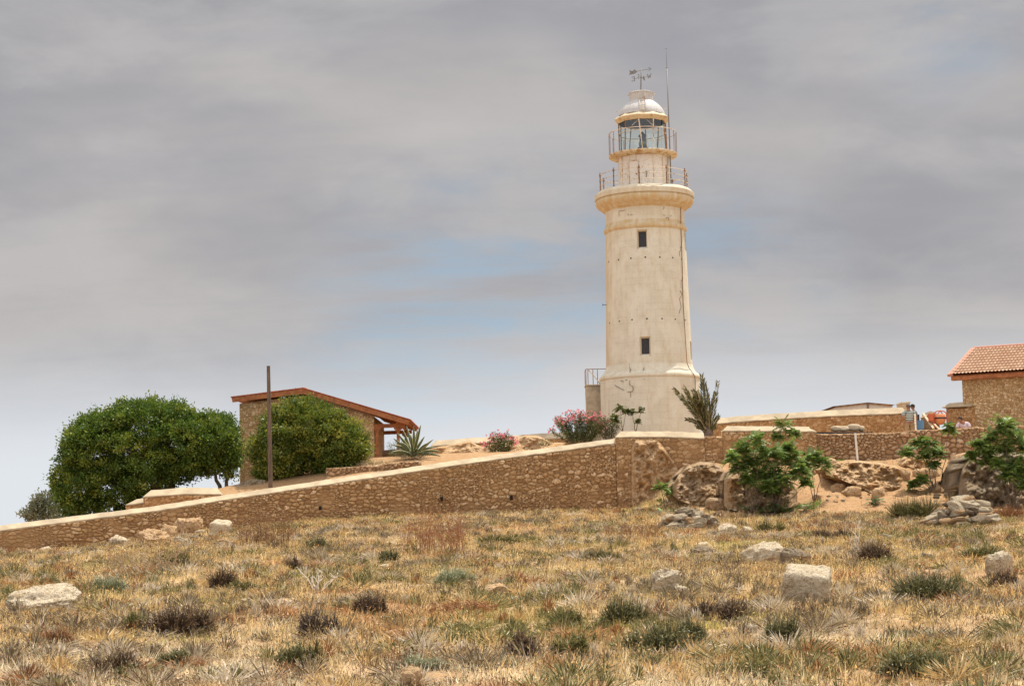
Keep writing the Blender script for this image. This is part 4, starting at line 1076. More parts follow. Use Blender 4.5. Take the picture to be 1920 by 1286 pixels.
# far sheds
def shed():
    Y = 140.0; g = lambda px, py, dy=0: at(px, py, Y + dy)
    H = empty('metal_shed', (g(1620, 775).x, Y, 3.0), 'distant grey corrugated metal shed showing over the orange boundary wall', 'shed')
    a, b, c, d = g(1566, 764), g(1627, 757), g(1627, 757), g(1673, 761.5)
    k = NT('corrugated_sheet'); gg = k.coord(); wv = k.n('TexWave', wave_type='BANDS', bands_direction='X'); k.L.new(gg, wv.inputs[0]); wv.inputs['Scale'].default_value = 3.2
    k.pbr(k.mix(wv.outputs[0], (0.42, 0.38, 0.32), (0.66, 0.62, 0.56)), 0.6, 0.1)
    m = MB(); D = 8
    m.add([(a.x, Y, 2), (b.x, Y, 2), (b.x, Y, b.z), (a.x, Y, a.z), (d.x, Y, 2), (d.x, Y, d.z), (a.x, Y + D, 2), (b.x, Y + D, 2), (b.x, Y + D, b.z), (a.x, Y + D, a.z), (d.x, Y + D, 2), (d.x, Y + D, d.z)],
          [(0, 1, 2, 3), (1, 4, 5, 2), (7, 6, 9, 8), (10, 7, 8, 11), (0, 3, 9, 6), (4, 10, 11, 5)]); m.build('wall', k.m, H)
    r = MB()
    for p, q in ((a, b), (c, d)): r.bar(p + Vector((0, -0.1, 0.05)), q + Vector((0, -0.1, 0.05)), 0.1, 0.12)
    r.bar(b + Vector((0, -.04, -2)), b + Vector((0, -.04, 0)), 0.12)
    r.add([(a.x - .2, Y - .2, a.z + 0.1), (b.x, Y - .2, b.z + 0.1), (b.x, Y + D, b.z + 0.1), (a.x - .2, Y + D, a.z + 0.1)], [(0, 1, 2, 3)]); r.add([(b.x, Y - .2, b.z + 0.1), (d.x + .2, Y - .2, d.z + 0.1), (d.x + .2, Y + D, d.z + 0.1), (b.x, Y + D, b.z + 0.1)], [(0, 1, 2, 3)])
    r.build('roof', RUST_DARK, H)
    a, b = at(1693, 755.5, 120), at(1706, 755.5, 120)
    H2 = empty('pale_hut', ((a.x + b.x) / 2, 121, 3.0), 'tiny pale rendered hut seen behind the two workers heads', 'hut')
    MB().box(((a.x + b.x) / 2, 121, (a.z + 2.5) / 2), (b.x - a.x, 2, a.z - 2.5)).build('wall', COPING, H2)
    MB().box(((a.x + b.x) / 2, 121, a.z + 0.04), (b.x - a.x + 0.1, 2.1, 0.08)).build('roof', PLASTER, H2)
shed()

# ================================================================== ROCKS
# craggy eroded outcrop climbing the wall
def outcrop(name, label, pts, Y0, mat, seed, depth=1.1, cat='outcrop', amp=0.34, bk=0.15):
    """pts: columns (px, py_top, py_bottom)"""
    n = 90; mrow = 90; a = np.array(pts, float); px = np.linspace(a[0, 0], a[-1, 0], n)
    top = np.interp(px, a[:, 0], a[:, 1]); bo = np.interp(px, a[:, 0], a[:, 2]); V = []
    for j in range(mrow):
        t = j / (mrow - 1)
        for i in range(n):
            y = bo[i] + (top[i] - bo[i]) * t
            u = px[i] / 20.0; v = y / 20.0
            edge = min(1, min(i, n - 1 - i) / 9) * min(1, (mrow - 1 - j) / 7 + 0.02)
            Yd = Y0 - edge * depth * (0.35 + 0.65 * (1 - t))
            V.append((px[i], y, Yd, u, v, edge))
    V = np.array(V); nz = fbm(V[:, 3], V[:, 4], seed, 5, 1.0, 0.6) - 1.2 * np.abs(fbm(V[:, 3], V[:, 4], seed + 9, 4, 0.8, 0.6))
    Yd = V[:, 2] - V[:, 5] * amp * nz * 1.6
    W = np.array([at(x, y, yy)[:] for x, y, yy in zip(V[:, 0], V[:, 1], Yd)])
    q = (np.arange(mrow - 1)[:, None] * n + np.arange(n - 1)[None, :])
    Fc = np.stack([q, q + 1, q + n + 1, q + n], -1).reshape(-1, 4)
    # solid back
    Bk = W.copy(); Bk[:, 1] = Y0 + bk; nb = len(W); per = list(range(n)) + [j * n + n - 1 for j in range(1, mrow)] + [(mrow - 1) * n + i for i in range(n - 2, -1, -1)] + [j * n for j in range(mrow - 2, 0, -1)]
    side = [[per[k], per[(k + 1) % len(per)], nb + per[(k + 1) % len(per)], nb + per[k]] for k in range(len(per))]
    Fc2 = np.concatenate([Fc, (Fc + nb)[:, ::-1], np.array(side)])
    return tag(np_mesh(name, np.concatenate([W, Bk]), Fc2, mat), label, cat)
outcrop('rock_outcrop', 'pale craggy sunlit rock face crumbling down the wall corner left of the overhanging boulder', [(1184, 840, 946), (1192, 824, 950), (1232, 824, 952), (1246, 838, 952), (1262, 866, 950), (1284, 896, 948)], 79.55, ROCK_ORANGE, 3.3, 0.55, 'outcrop', 0.40)
outcrop('eroded_ledge', 'long eroded orange sandstone ledge standing out of the sandy bank below the white board', [(1548, 878, 890), (1570, 866, 896), (1610, 863, 912), (1650, 866, 932), (1680, 872, 940), (1700, 884, 938)], 73.0, ROCK_ORANGE, 5.5, 1.6, 'outcrop', 0.45, 4.0)
outcrop('jagged_shelf', 'jagged orange rock shelf behind the forked sapling, under the dry stone wall', [(1688, 870, 925), (1702, 858, 922), (1725, 850, 915), (1748, 862, 908), (1762, 880, 906)], 76.0, ROCK_ORANGE, 9.5, 1.2, 'outcrop', 0.45, 3.0)
outcrop('rock_spur', 'narrow orange rock spur leaning on the left of the large grey boulder', [(1796, 900, 940), (1806, 868, 938), (1816, 850, 936), (1830, 845, 934)], 74.0, ROCK_ORANGE, 12.5, 0.8, 'outcrop', 0.35, 3.0)
def crag(label, pts, mat, seed, depth, amp, bk=3.0, cx=None):
    m_ = pts[len(pts) // 2]; Yb = ghit(m_[0], m_[2]).y
    outcrop('boulder', label, pts, Yb + depth * .8, mat, seed, depth, 'boulder', amp, bk)
crag('huge overhanging brown boulder with pitted pale top, below the palm', [(1260, 912, 928), (1272, 890, 936), (1290, 872, 944), (1312, 865, 948), (1336, 866, 946), (1352, 874, 936), (1363, 892, 926)], ROCK_BROWN, 21.3, 1.5, .42)
crag('wide shaded brown boulder beside the overhanging one, under the leafiest saplings', [(1357, 900, 948), (1366, 884, 954), (1384, 876, 958), (1402, 884, 960), (1425, 880, 960), (1448, 890, 958), (1470, 888, 956), (1484, 900, 950), (1495, 920, 940)], ROCK_BROWN, 25.1, 1.5, .42)
crag('very large grey weathered boulder with pale crust at the right edge, below the tiled house', [(1797, 915, 944), (1804, 880, 948), (1818, 858, 950), (1850, 847, 952), (1900, 846, 952), (1945, 852, 950), (1968, 875, 948)], ROCK_GREY, 29.7, 1.7, .40)
rock('boulder', 1178, 950, 62, 36, 1.4, 37, ROCK_ORANGE, 'orange boulder set into the foot of the wall corner below the lighthouse', None, blocky=0.4, rough=0.24, crag=0.3, sub=5, cat='boulder')
rock('boulder', 1350, 956, 50, 24, 1.2, 14, ROCK_BROWN, 'small dark boulder wedged beneath the overhanging one', None, blocky=0.4, rough=0.24, crag=.3, sub=4, cat='boulder')
outcrop('rock_ruin', 'long low ruin of honeycombed rock and rubble behind the small pink oleander', [(806, 840, 868), (850, 833, 868), (880, 826, 866), (900, 836, 866), (950, 828, 862), (985, 815, 860), (1010, 817, 858), (1035, 829, 855), (1060, 830, 850)], 89.5, ROCK_ORANGE, 8.1, 1.6, 'ruin', 0.3)
outcrop('root_pile', 'grey heap of dead roots and stones at the left foot of the stone house', [(428, 922, 932), (445, 908, 930), (470, 897, 928), (498, 900, 924)], 82.5, ROCK_GREY, 15.7, 0.9, 'pile', 0.25)

rk = [ # px, py bottom, w, h, material, blocky, seed, label
 (1518, 1138, 92, 74, ROCK_PALE, 0.95, 101, 'large squared pale stone block with a sunlit top, alone in the grass at lower right'),
 (1440, 1062, 92, 44, ROCK_PALE, 0.25, 102, 'low wedge-shaped pale rock just behind the squared stone block'),
 (1494, 1062, 62, 36, ROCK_GREY, 0.25, 103, 'darker rounded rock touching the right end of the wedge-shaped pale rock'),
 (66, 1152, 146, 48, ROCK_PALE, 0.45, 104, 'big flat-topped rock with black-stained front at the left edge of the field'),
 (920, 1126, 68, 28, ROCK_ORANGE, 0.6, 105, 'yellowish pillow-shaped stone in the middle of the dry field'),
 (966, 1134, 20, 18, ROCK_PALE, 0.1, 106, 'small round pale stone beside the pillow-shaped one'),
 (1252, 1108, 58, 44, ROCK_PALE, 0.3, 107, 'upright pale weathered rock left of the squared stone block, across the grass'),
 (1276, 1112, 34, 14, ROCK_PALE, 0.3, 108, 'little low stone at the right foot of the upright weathered rock'),
 (1877, 1082, 52, 50, ROCK_PALE, 0.5, 109, 'layered pale rock standing near the right edge'),
 (770, 1296, 52, 46, ROCK_ORANGE, 0.2, 110, 'smooth orange rock cut by the bottom edge of the picture'),
 (350, 1006, 58, 38, ROCK_ORANGE, 0.35, 111, 'largest orange rock of the group below the left part of the sloping wall'),
 (338, 998, 60, 32, ROCK_ORANGE, 0.4, 112, 'brown slab lying behind the largest orange rock by the sloping wall'),
 (284, 1024, 62, 32, ROCK_ORANGE, 0.3, 113, 'pointed orange rock left of the largest one near the sloping wall'),
 (312, 1014, 36, 32, ROCK_ORANGE, 0.3, 114, 'lumpy orange rock wedged between the pointed and the largest one'),
 (412, 1004, 38, 28, ROCK_PALE, 0.9, 115, 'squared pale block at the right end of the rocks by the sloping wall'),
 (220, 1026, 36, 22, ROCK_PALE, 0.3, 116, 'flat pale rock at the left end of the rocks by the sloping wall'),
 (84, 1036, 22, 11, ROCK_PALE, 0.3, 117, 'small pale stone at the wall foot near the left edge'),
 (462, 1130, 26, 8, ROCK_PALE, 0.3, 118, 'thin pale slab flush with the dry grass at lower left'),
 (1411, 1186, 22, 17, ROCK_PALE, 0.1, 119, 'small rounded beige stone between the low shrubs below the squared block'),
 (1100, 1254, 18, 8, ROCK_PALE, 0.3, 120, 'tiny white stone near the bottom edge right of the orange rock'),
 (1784, 1036, 20, 9, ROCK_PALE, 0.2, 121, 'small oval pale stone left of the layered rock'),
 (718, 1070, 24, 12, ROCK_PALE, 0.3, 122, 'small pale stone in the grass left of the grey-green shrub'),
 (1320, 1040, 46, 16, ROCK_GREY, 0.4, 123, 'flat grey slab in the grass left of the wedge-shaped rock'),
 (1318, 1028, 26, 12, ROCK_PALE, 0.3, 124, 'little pale stone resting behind the flat grey slab'),
 (1366, 1000, 40, 18, ROCK_PALE, 0.3, 125, 'low pale stone just right of the round stone heap'),
 (1402, 1001, 26, 14, ROCK_PALE, 0.3, 126, 'small cream stone at the far right end of the round stone heap'),
 (340, 1060, 30, 14, ROCK_GREY, 0.3, 127, 'grey crumbly stone among thistles below the orange rocks'),
 (1590, 873, 10, 12, ROCK_ORANGE, 0.8, 128, 'small upright orange stone at the foot of the wall left of the white board'),
]
for px, py, w, h, mt, bl, sd, lb in rk:
    Yk = {1590: 79.6}.get(px)
    rock('rock', px, py, w, h, None, sd, mt, lb, None, Y=Yk, blocky=bl, cuts=14 if bl < 0.8 else 0, rough=0.09 if bl > 0.8 else 0.24, crag=0.30 if bl < 0.8 else 0.16, sub=4 if w < 40 else 5, tx=0.30 if sd == 101 else 0.30, tilt=(sd * 1.3) % 0.5 - 0.25 if bl < 0.8 else 0.03, rz=(sd * 0.7) % 1.2 - 0.6 if bl < 0.8 else -0.28, sink=0.22)
g_b = random.Random(44)
for i in range(26):
    px = g_b.uniform(1490, 1800); py = g_b.uniform(880, 940); w = g_b.uniform(14, 42)
    rock('rock', px, py, w, w * g_b.uniform(.45, .7), None, 700 + i, ROCK_ORANGE, 'craggy orange rock lump half buried in the sandy bank', 'rock lumps in the sandy bank', rough=.24, crag=.3, cuts=12, sub=3, rz=g_b.uniform(0, 3), sink=.5)
# heaps of loose stones: each stone its own object, copied from eight shapes
protos = []
for i in range(8):
    V, Fc = rock_shape(200 + i, 3, 16, 0.75, 0.16, 0.12); me = bpy.data.meshes.new('stone'); me.from_pydata(V.tolist(), [], Fc.tolist()); me.materials.append([ROCK_PALE, ROCK_ORANGE, ROCK_PALE, ROCK_GREY][i % 4]); protos.append(me)
def stone(P, size, lb, group, g, mesh=None, flat=0.55):
    o = bpy.data.objects.new('stone', mesh or g.choice(protos)); COL.objects.link(o)
    o.location = P; o.scale = (size * g.uniform(.8, 1.3), size * g.uniform(.8, 1.2), size * g.uniform(.7, 1.2) * flat); o.rotation_euler = (g.uniform(-.35, .35), g.uniform(-.35, .35), g.uniform(0, 6.28))
    return tag(o, lb, 'stone', group)
def heap(cx, cyb, wpx, hpx, n, lb, group, seed, smin=0.10, smax=0.24, depth=2.2):
    g = random.Random(seed); P = ghit(cx, cyb - hpx * 0.25); m = mpp(P.y); W = wpx * m / 2; H = hpx * m
    for i in range(n):
        u = g.gauss(0, 0.45); v = g.uniform(-1, 1)
        if abs(u) > 1: u = g.uniform(-1, 1)
        x = P.x + u * W; y = P.y + v * depth / 2
        z = float(ground_z(x, y)) + H * 0.75 * max(0, 1 - u * u) * max(0, 1 - v * v) * g.uniform(0.75, 1.05)
        stone((x, y, z + 0.02), g.uniform(smin, smax) * (1.25 if i < n // 4 else 1), lb, group, g)
heap(1292, 1002, 116, 44, 70, 'loose grey-brown stone in the round heap below the overhanging boulder', 'stones of the round heap', 5)
heap(1806, 1000, 130, 62, 100, 'loose pale stone spilling in the bright heap below the large grey boulder', 'stones of the bright heap', 6, 0.09, 0.25, 3.0)
g_ = random.Random(12)
for i in range(45):
    px = g_.uniform(1500, 1800); py = g_.uniform(905, 965) - max(0, (px - 1640) * 0.02); P = ghit(px, py)
    stone(P, g_.uniform(.03, .10), 'small pebble lying on the bare sandy bank', 'pebbles on the sandy bank', g_)
for i in range(28):
    px = g_.uniform(1650, 1860); py = g_.uniform(1000, 1045); P = ghit(px, py)
    stone(P + Vector((0, 0, .03)), g_.uniform(.06, .16), 'stray pale stone in the brown scrub below the bright stone heap', 'stray stones below the bright heap', g_)
for i in range(21):
    px = g_.uniform(20, 1890); py = g_.uniform(1010, 1280); P = ghit(px, py)
    stone(P + Vector((0, 0, .02)), g_.uniform(.04, .09), 'little pale stone half hidden in the dry grass', 'little stones in the field', g_)
for i in range(20):
    px = g_.uniform(200, 440); py = g_.uniform(985, 1040); P = ghit(px, py)
    stone(P + Vector((0, 0, .05)), g_.uniform(.12, .30), 'small orange stone scattered around the rocks by the sloping wall', 'small stones by the sloping wall', g_)
for i in range(16):
    px = g_.uniform(1800, 1830) if i % 2 else g_.uniform(1745, 1800); P = ghit(px, g_.uniform(905, 938)); P.z += .05
    stone(P, g_.uniform(.10, .22), 'rubble stone in the gully left of the large grey boulder', 'rubble in the gully', g_)
# white rocks on the dry wall and sacks
for i, (px, w) in enumerate(((1568, 22), (1582, 24), (1601, 26), (1615, 12))):
    P = at(px, 806 if i != 2 else 804, 81.6); V, Fc = rock_shape(300 + i, 3, 2, 0.1, 0.06); mm_ = mpp(81.6)
    V = V * np.array([w * mm_ / 2, 0.25, 0.13 if i != 2 else .17])
    tag(np_mesh('sack', V + np.array(P + Vector((0, 0, .06))), Fc, COPING, smooth=True), ['leftmost of the full beige sacks lying on the black sheet', 'second full beige sack from the left, on the black sheet', 'largest and highest of the beige sacks on the black sheet', 'small beige sack at the right end of the row on the black sheet'][i], 'sack', 'beige sacks on the dry stone wall')
a, b = at(1529, 811, 81.3), at(1632, 809, 81.3)
m = MB(); m.add([(a.x, 80.8, a.z), (b.x, 80.8, b.z - .04), (b.x, 82.4, b.z + .04), (a.x, 82.4, a.z + .04), (a.x, 80.8, a.z - .12), (b.x, 80.8, b.z - .12), (b.x, 82.4, b.z - .1), (a.x, 82.4, a.z - .1)], [(0,1,2,3),(4,5,1,0),(5,6,2,1),(6,7,3,2),(7,4,0,3),(7,6,5,4)])
tag(m.build('black_sheet', BLACK_IRON), 'black flat sheet lying behind the top of the dry stone wall under the sacks', 'sheet')  # flat black slab filling the band behind the wall top

# ================================================================== POLES, STAKES, SITE THINGS
a, b = at(507.5, 916, 79.5), at(503.2, 686, 79.5); a.z -= 0.6
m = MB().tube([a, a.lerp(b, .5), b], [0.105, 0.095, 0.078], 12); p = m.build('wooden_pole', POLE_WOOD, smooth=True, auto=40)
tag(p, 'tall bare weathered wooden pole behind the sloping wall, in front of the stone house', 'pole')
a, b = at(1608, 864, 79.4), at(1603.5, 812, 79.7); tag(MB().bar(a, b, 0.09, 0.06).build('white_stake', PALE_PLANK), 'bleached white board leaning upright on the dry stone wall', 'board')
a, b = at(1718, 823, 79.8), at(1715.5, 777, 80.6); tag(MB().bar(a, b, 0.08, 0.05).build('wooden_post', PLANK), 'thin pale timber post beside the right arm of the worker in the striped shirt', 'post')
a, b = at(1766, 925, 77.0), at(1777, 912, 77.6); tag(MB().bar(a, b, 0.06, 0.05).build('pale_plank', PALE_PLANK), 'short bleached board lying low in the gully', 'board')
a, b = at(1771, 887, 77.2), at(1775, 912, 77.2); tag(MB().bar(a, b, 0.05, 0.05).build('pale_plank', PALE_PLANK), 'thin bleached stick standing upright in the gully', 'board')
a, b = at(1773, 885, 78.2), at(1797, 897, 77.8); tag(MB().bar(a, b, 0.12, 0.05).build('wood_board', PLANK), 'brown board slanting under the overhang left of the large grey boulder', 'board')
a, b = at(1864, 802, 81), at(1864, 790, 81); tag(MB().bar(a, b, 0.10, 0.06).build('wooden_post', PLANK), 'short wooden peg behind the dry stone wall under the tiled house', 'post')
# barrel
c = at(1724.5, 800, 83.5); zt = at(1724.5, 788, 83.5).z; r_ = 7.2 * mpp(83.5); zb = float(terrace_z(c.x, 83.5))
BL = m_rusty('blue_barrel_plastic', (0.10, 0.22, 0.36), (0.30, 0.38, 0.42), 0.5, 0.7, 3.0)
br_ = MB().lathe((c.x, c.y), [(r_ * .92, zb), (r_, zb + .04), (r_, zb + .3), (r_ * 1.04, zb + .32), (r_, zb + .34), (r_, zb + .62), (r_ * 1.04, zb + .64), (r_, zb + .66), (r_, zt - .03), (r_ * .95, zt), (r_ * .9, zt - .03), (0.01, zt - .03)], 32).build('barrel', BL, smooth=True, auto=50)
tag(br_, 'blue plastic barrel next to the worker in the striped shirt', 'barrel')
# cement mixer
def mixer():
    c = at(1763.5, 790, 83.8); zb = float(terrace_z(c.x, c.y)); m_ = mpp(83.8); g = lambda px, py, dy=0: at(px, py, 83.8 + dy)
    OR = m_rusty('orange_mixer_paint', (0.78, 0.30, 0.12), (0.62, 0.42, 0.30), 0.52, 0.72, 4.0); OD = m_rusty('red_mixer_frame', (0.60, 0.14, 0.05), (0.3, 0.1, 0.05), 0.55, 0.7, 4.0)
    M_ = empty('cement_mixer', (c.x, c.y, zb), 'orange cement mixer with round drum standing by the stone wall end', 'cement mixer')
    z = lambda py: g(1764, py).z
    R_ = 10.2 * m_
    MB().lathe((c.x, c.y), [(R_ * .30, z(796)), (R_ * .62, z(794.5)), (R_ * .90, z(789.5)), (R_, z(784)), (R_ * .98, z(781)), (R_ * .92, z(777)), (R_ * .86, z(776.5)), (R_ * .80, z(777.5)), (R_ * .80, z(784)), (R_ * .5, z(792)), (0.01, z(793))], 40).build('drum', OR, M_, smooth=True, auto=45)
    MB().lathe((c.x, c.y), [(R_ * 1.00, z(785.2)), (R_ * 1.09, z(785)), (R_ * 1.09, z(782.6)), (R_ * 1.0, z(782.4))], 40).build('gear_ring', BLACK_IRON, M_)
    yk = MB(); n = 14
    arc = [Vector((c.x + R_ * 1.18 * math.cos(t), c.y, z(780) + (z(770) - z(780)) * math.sin(t) ** .6)) for t in np.linspace(0, math.pi, n)]
    yk.tube([Vector((c.x + R_ * 1.18, c.y, z(795)))] + arc + [Vector((c.x - R_ * 1.18, c.y, z(795)))], 0.028, 6)
    yk.tube([Vector((c.x, c.y, z(770))), Vector((c.x - R_ * .5, c.y, z(777)))], 0.025, 6).tube([Vector((c.x, c.y, z(770))), Vector((c.x + R_ * .5, c.y, z(777)))], 0.025, 6)
    yk.build('yoke', OD, M_, smooth=True)
    fr = MB(); xL, xR = c.x - R_ * 1.3, c.x + R_ * 1.3
    for x in (xL, xR):
        fr.bar((x, c.y, zb + .02), (x, c.y, z(778)), 0.07); fr.bar((x, c.y - .45, zb + .03), (x, c.y + .45, zb + .03), 0.07)
        fr.bar((x, c.y - .42, zb + .05), (x, c.y, zb + .5), 0.05)
    fr.bar((xL, c.y, zb + .06), (xR, c.y, zb + .06), 0.07); fr.build('frame', OD, M_)
    MB().box((xL - .12, c.y, z(782)), (0.18, .35, .38)).build('motor_box', OD, M_, bevel=0.03)
    for x in (xL, xR):
        MB().tube([(x - .04, c.y + .45, zb + .15), (x + .04, c.y + .45, zb + .15)], 0.15, 16).build('wheel', BLACK_IRON, M_)
mixer()
for (p, q, lb) in (((1727, 783, 85.0), (1739, 777.5, 85.2), 'short timber pointing up right above the blue barrel'), ((1731, 775, 84.6), (1750, 803, 83.4), 'long plank leaning diagonally between the barrel and the cement mixer'),
                   ((1741, 790, 84.0), (1751, 804, 83.2), 'pale lath leaning beside the long diagonal plank'), ((1752, 795, 83.3), (1762, 806, 83.0), 'short pale lath leaning on the foot of the cement mixer')):
    tag(MB().bar(at(*p), at(*q), 0.11, 0.04).build('timber', PLANK), lb, 'timber', 'timbers on the work site')
a, b = at(1722, 777, 86), at(1722.3, 790, 86); tag(MB().tube([a, b], .05, 8).build('steel_pipe', BLACK_IRON), 'dark upright pipe end just behind the blue barrel', 'pipe')
def pile(px, py, w, h, Y, mat, lb, seed):
    P = at(px, py, Y); m_ = mpp(Y); V, Fc = rock_shape(seed, 4, 6, 0.1, 0.12); V = V * np.array([w * m_ / 2, 0.7, h * m_ / 2]); tag(np_mesh('material_pile', V + np.array(P + Vector((0, 0, h * m_ * .3))), Fc, mat), lb, 'pile')
pile(1745, 805, 32, 42, 87.5, ROCK_GREY, 'grey heap of building material behind the planks and mixer', 401)

# ================================================================== TREES AND PLANTS
def pe(px, py, rx, rz, Y, ry, dy=0.0):
    P = at(px, py, Y + dy); m_ = mpp(Y); return (P.x, P.y, P.z, rx * m_, ry, rz * m_)
def trunk_mesh(parent, limbs, mat=BARK, name='trunk'):
    m = MB()
    for pts, r0__, r1__ in limbs:
        n = len(pts); m.tube(pts, [r0__ + (r1__ - r0__) * i / (n - 1) for i in range(n)], 9)
    return m.build(name, mat, parent, smooth=True)
def wallline(px): return np.interp(px, [0, 150, 300, 420, 640, 860], [985, 966, 947, 928, 895, 862])
GREEN = ((0.040, 0.075, 0.012), (0.10, 0.17, 0.024), (0.30, 0.32, 0.05))
def big_tree():
    Y = 85.0; g = np.random.default_rng(3); b = at(300, 915, Y); b.z = float(terrace_z(b.x, Y)) - .1
    T = empty('round_tree', tuple(b), 'broad dense dark green tree with a domed crown, behind the sloping wall at left', 'tree')
    ells = [pe(262, 838, 118, 86, Y, 3.0), pe(175, 862, 60, 78, Y, 2.4), pe(148, 918, 48, 58, Y, 2.0), pe(210, 905, 60, 56, Y, 2.2), pe(325, 832, 88, 58, Y, 2.8), pe(272, 796, 92, 48, Y, 2.6), pe(192, 826, 58, 50, Y, 2.2),
            pe(378, 824, 54, 44, Y, 2.2), pe(352, 806, 50, 34, Y, 2.2), pe(340, 866, 55, 30, Y, 2.2)]
    crown('crown', T, ells, 1650, 78, 0.15, GREEN, g, 0.28, 0.5)
    L = []
    for a, c in (((300, 915), (262, 862)), ((300, 916), (300, 850)), ((312, 913), (340, 850)), ((298, 918), (230, 880)), ((322, 913), (318, 870))):
        p, q = at(*a, Y), at(*c, Y + random.uniform(-.6, .6)); p.z -= 0.5; L.append((limb_path(p, q, 5), 0.20, 0.09))
        for _ in range(5):
            e_ = q + Vector((random.uniform(-2, 2), random.uniform(-1, 1), random.uniform(.4, 1.6))); L.append((limb_path(q, e_, 4), 0.08, 0.02))
    trunk_mesh(T, L)
    g = np.random.default_rng(4); b = at(415, 912, Y + 1)
    T = empty('small_tree', tuple(b), 'smaller green tree squeezed between the big domed tree and the stone house', 'tree')
    crown('crown', T, [pe(404, 826, 42, 50, Y + .6, 1.9), pe(392, 856, 38, 30, Y + .6, 1.7), pe(430, 856, 16, 36, Y + .6, 1.2), pe(428, 822, 14, 28, Y + .6, 1.2)], 400, 66, 0.15, GREEN, g, 0.32, 0.6)
    L = []
    for a, c in (((416, 914), (402, 876)), ((420, 916), (430, 880))):
        p, q = at(*a, Y + .6), at(*c, Y + .6); p.z -= .5; L.append((limb_path(p, q, 5), 0.12, 0.06))
        for _ in range(4): L.append((limb_path(q, q + Vector((random.uniform(-1, 1), random.uniform(-.6, .6), random.uniform(.4, 1.4))), 4), 0.05, 0.015))
    trunk_mesh(T, L)
    g = np.random.default_rng(5); Y = 120.0; b = at(80, 985, Y)
    T = empty('distant_tree', tuple(b), 'small distant grey-green tree at the far left beyond the wall', 'tree')
    crown('crown', T, [pe(86, 938, 20, 15, Y, 1.2), pe(76, 960, 24, 16, Y, 1.2), pe(54, 964, 13, 9, Y, .8), pe(103, 960, 16, 18, Y, 1.1)], 150, 26, 0.20, ((0.10, 0.115, 0.075), (0.16, 0.17, 0.11), (0.24, 0.23, 0.15)), g, 0.34, 0.9)
    trunk_mesh(T, [(limb_path(b, at(82, 945, Y), 5), 0.10, 0.03), (limb_path(at(80, 972, Y), at(60, 962, Y), 4), 0.06, 0.02), (limb_path(at(80, 972, Y), at(100, 955, Y), 4), 0.06, 0.02)])
big_tree()
def round_bush():
    Y = 84.0; g = np.random.default_rng(8); b = at(575, 905, Y)
    T = empty('round_bush', tuple(b), 'large rounded yellow-green bush covering the gable of the stone house', 'bush')
    ells = [pe(575, 806, 74, 56, Y, 2.2), pe(530, 838, 56, 60, Y, 2.0), pe(616, 825, 66, 54, Y, 2.0), pe(654, 838, 36, 34, Y, 1.6), pe(520, 880, 40, 36, Y, 1.5), pe(622, 866, 48, 34, Y, 1.6), pe(496, 848, 26, 36, Y, 1.3)]
    crown('foliage', T, ells, 1250, 64, 0.14, ((0.045, 0.075, 0.013), (0.14, 0.19, 0.028), (0.42, 0.38, 0.07)), g, 0.28, 0.5)
    L = [(limb_path(at(500 + k * 14, 912, Y), at(490 + k * 22, 850, Y), 5), 0.07, 0.03) for k in range(8)]
    trunk_mesh(T, L, STEM, 'stems')
    # thin leaders sticking out
    m = MB()
    for px, py, qx, qy in ((585, 750, 580, 733), (568, 748, 565, 735), (620, 762, 626, 745), (646, 775, 655, 752), (640, 770, 636, 752), (600, 752, 604, 738), (535, 755, 530, 742)):
        m.tube([at(px, py, Y), at(qx, qy, Y)], [0.02, 0.008], 5)
    m.build('twigs', STEM, T)
round_bush()

def fronds(lists, base, tip_dir, length, droop, pairs, lw, ll, g, cols, start=0.15):
    """append one compound leaf: rachis from base along tip_dir with leaflets in pairs"""
    P_, D_, W_, C_ = lists; d = Vector(tip_dir).normalized(); side = d.cross(Vector((0, 0, 1)))
    if side.length < .05: side = Vector((1, 0, 0))
    side.normalize(); upn = side.cross(d).normalized()
    pts = []
    for i in range(pairs + 1):
        t = i / pairs; pts.append(Vector(base) + d * length * t + Vector((0, 0, -1)) * droop * length * t * t)
    cc = g.random()
    col = [cols[0][k] + (cols[1][k] - cols[0][k]) * cc for k in range(3)]
    for i in range(1, pairs + 1):
        t = i / pairs
        if t < start: continue
        tg = (pts[i] - pts[i - 1]).normalized(); L = ll * (1 - 0.45 * abs(2 * t - 0.9)) * g.uniform(.85, 1.15)
        for s in (-1, 1):
            dd = (side * s * 0.9 + tg * 0.45 + upn * g.uniform(-.25, .15) + Vector((0, 0, -.25))).normalized() * L
            w = dd.cross(upn).normalized() * lw * 0.5
            P_.append(pts[i][:]); D_.append(dd[:]); W_.append(w[:]); j = g.uniform(.8, 1.2); C_.append([c * j for c in col])
        # rachis piece
    for i in range(0, pairs, 2):
        a, b_ = pts[i], pts[min(i + 2, pairs)]
        P_.append(a[:]); D_.append((b_ - a)[:]); W_.append((upn * 0.006)[:]); C_.append((0.16, 0.12, 0.05))
AIL = ((0.065, 0.12, 0.028), (0.28, 0.39, 0.10))
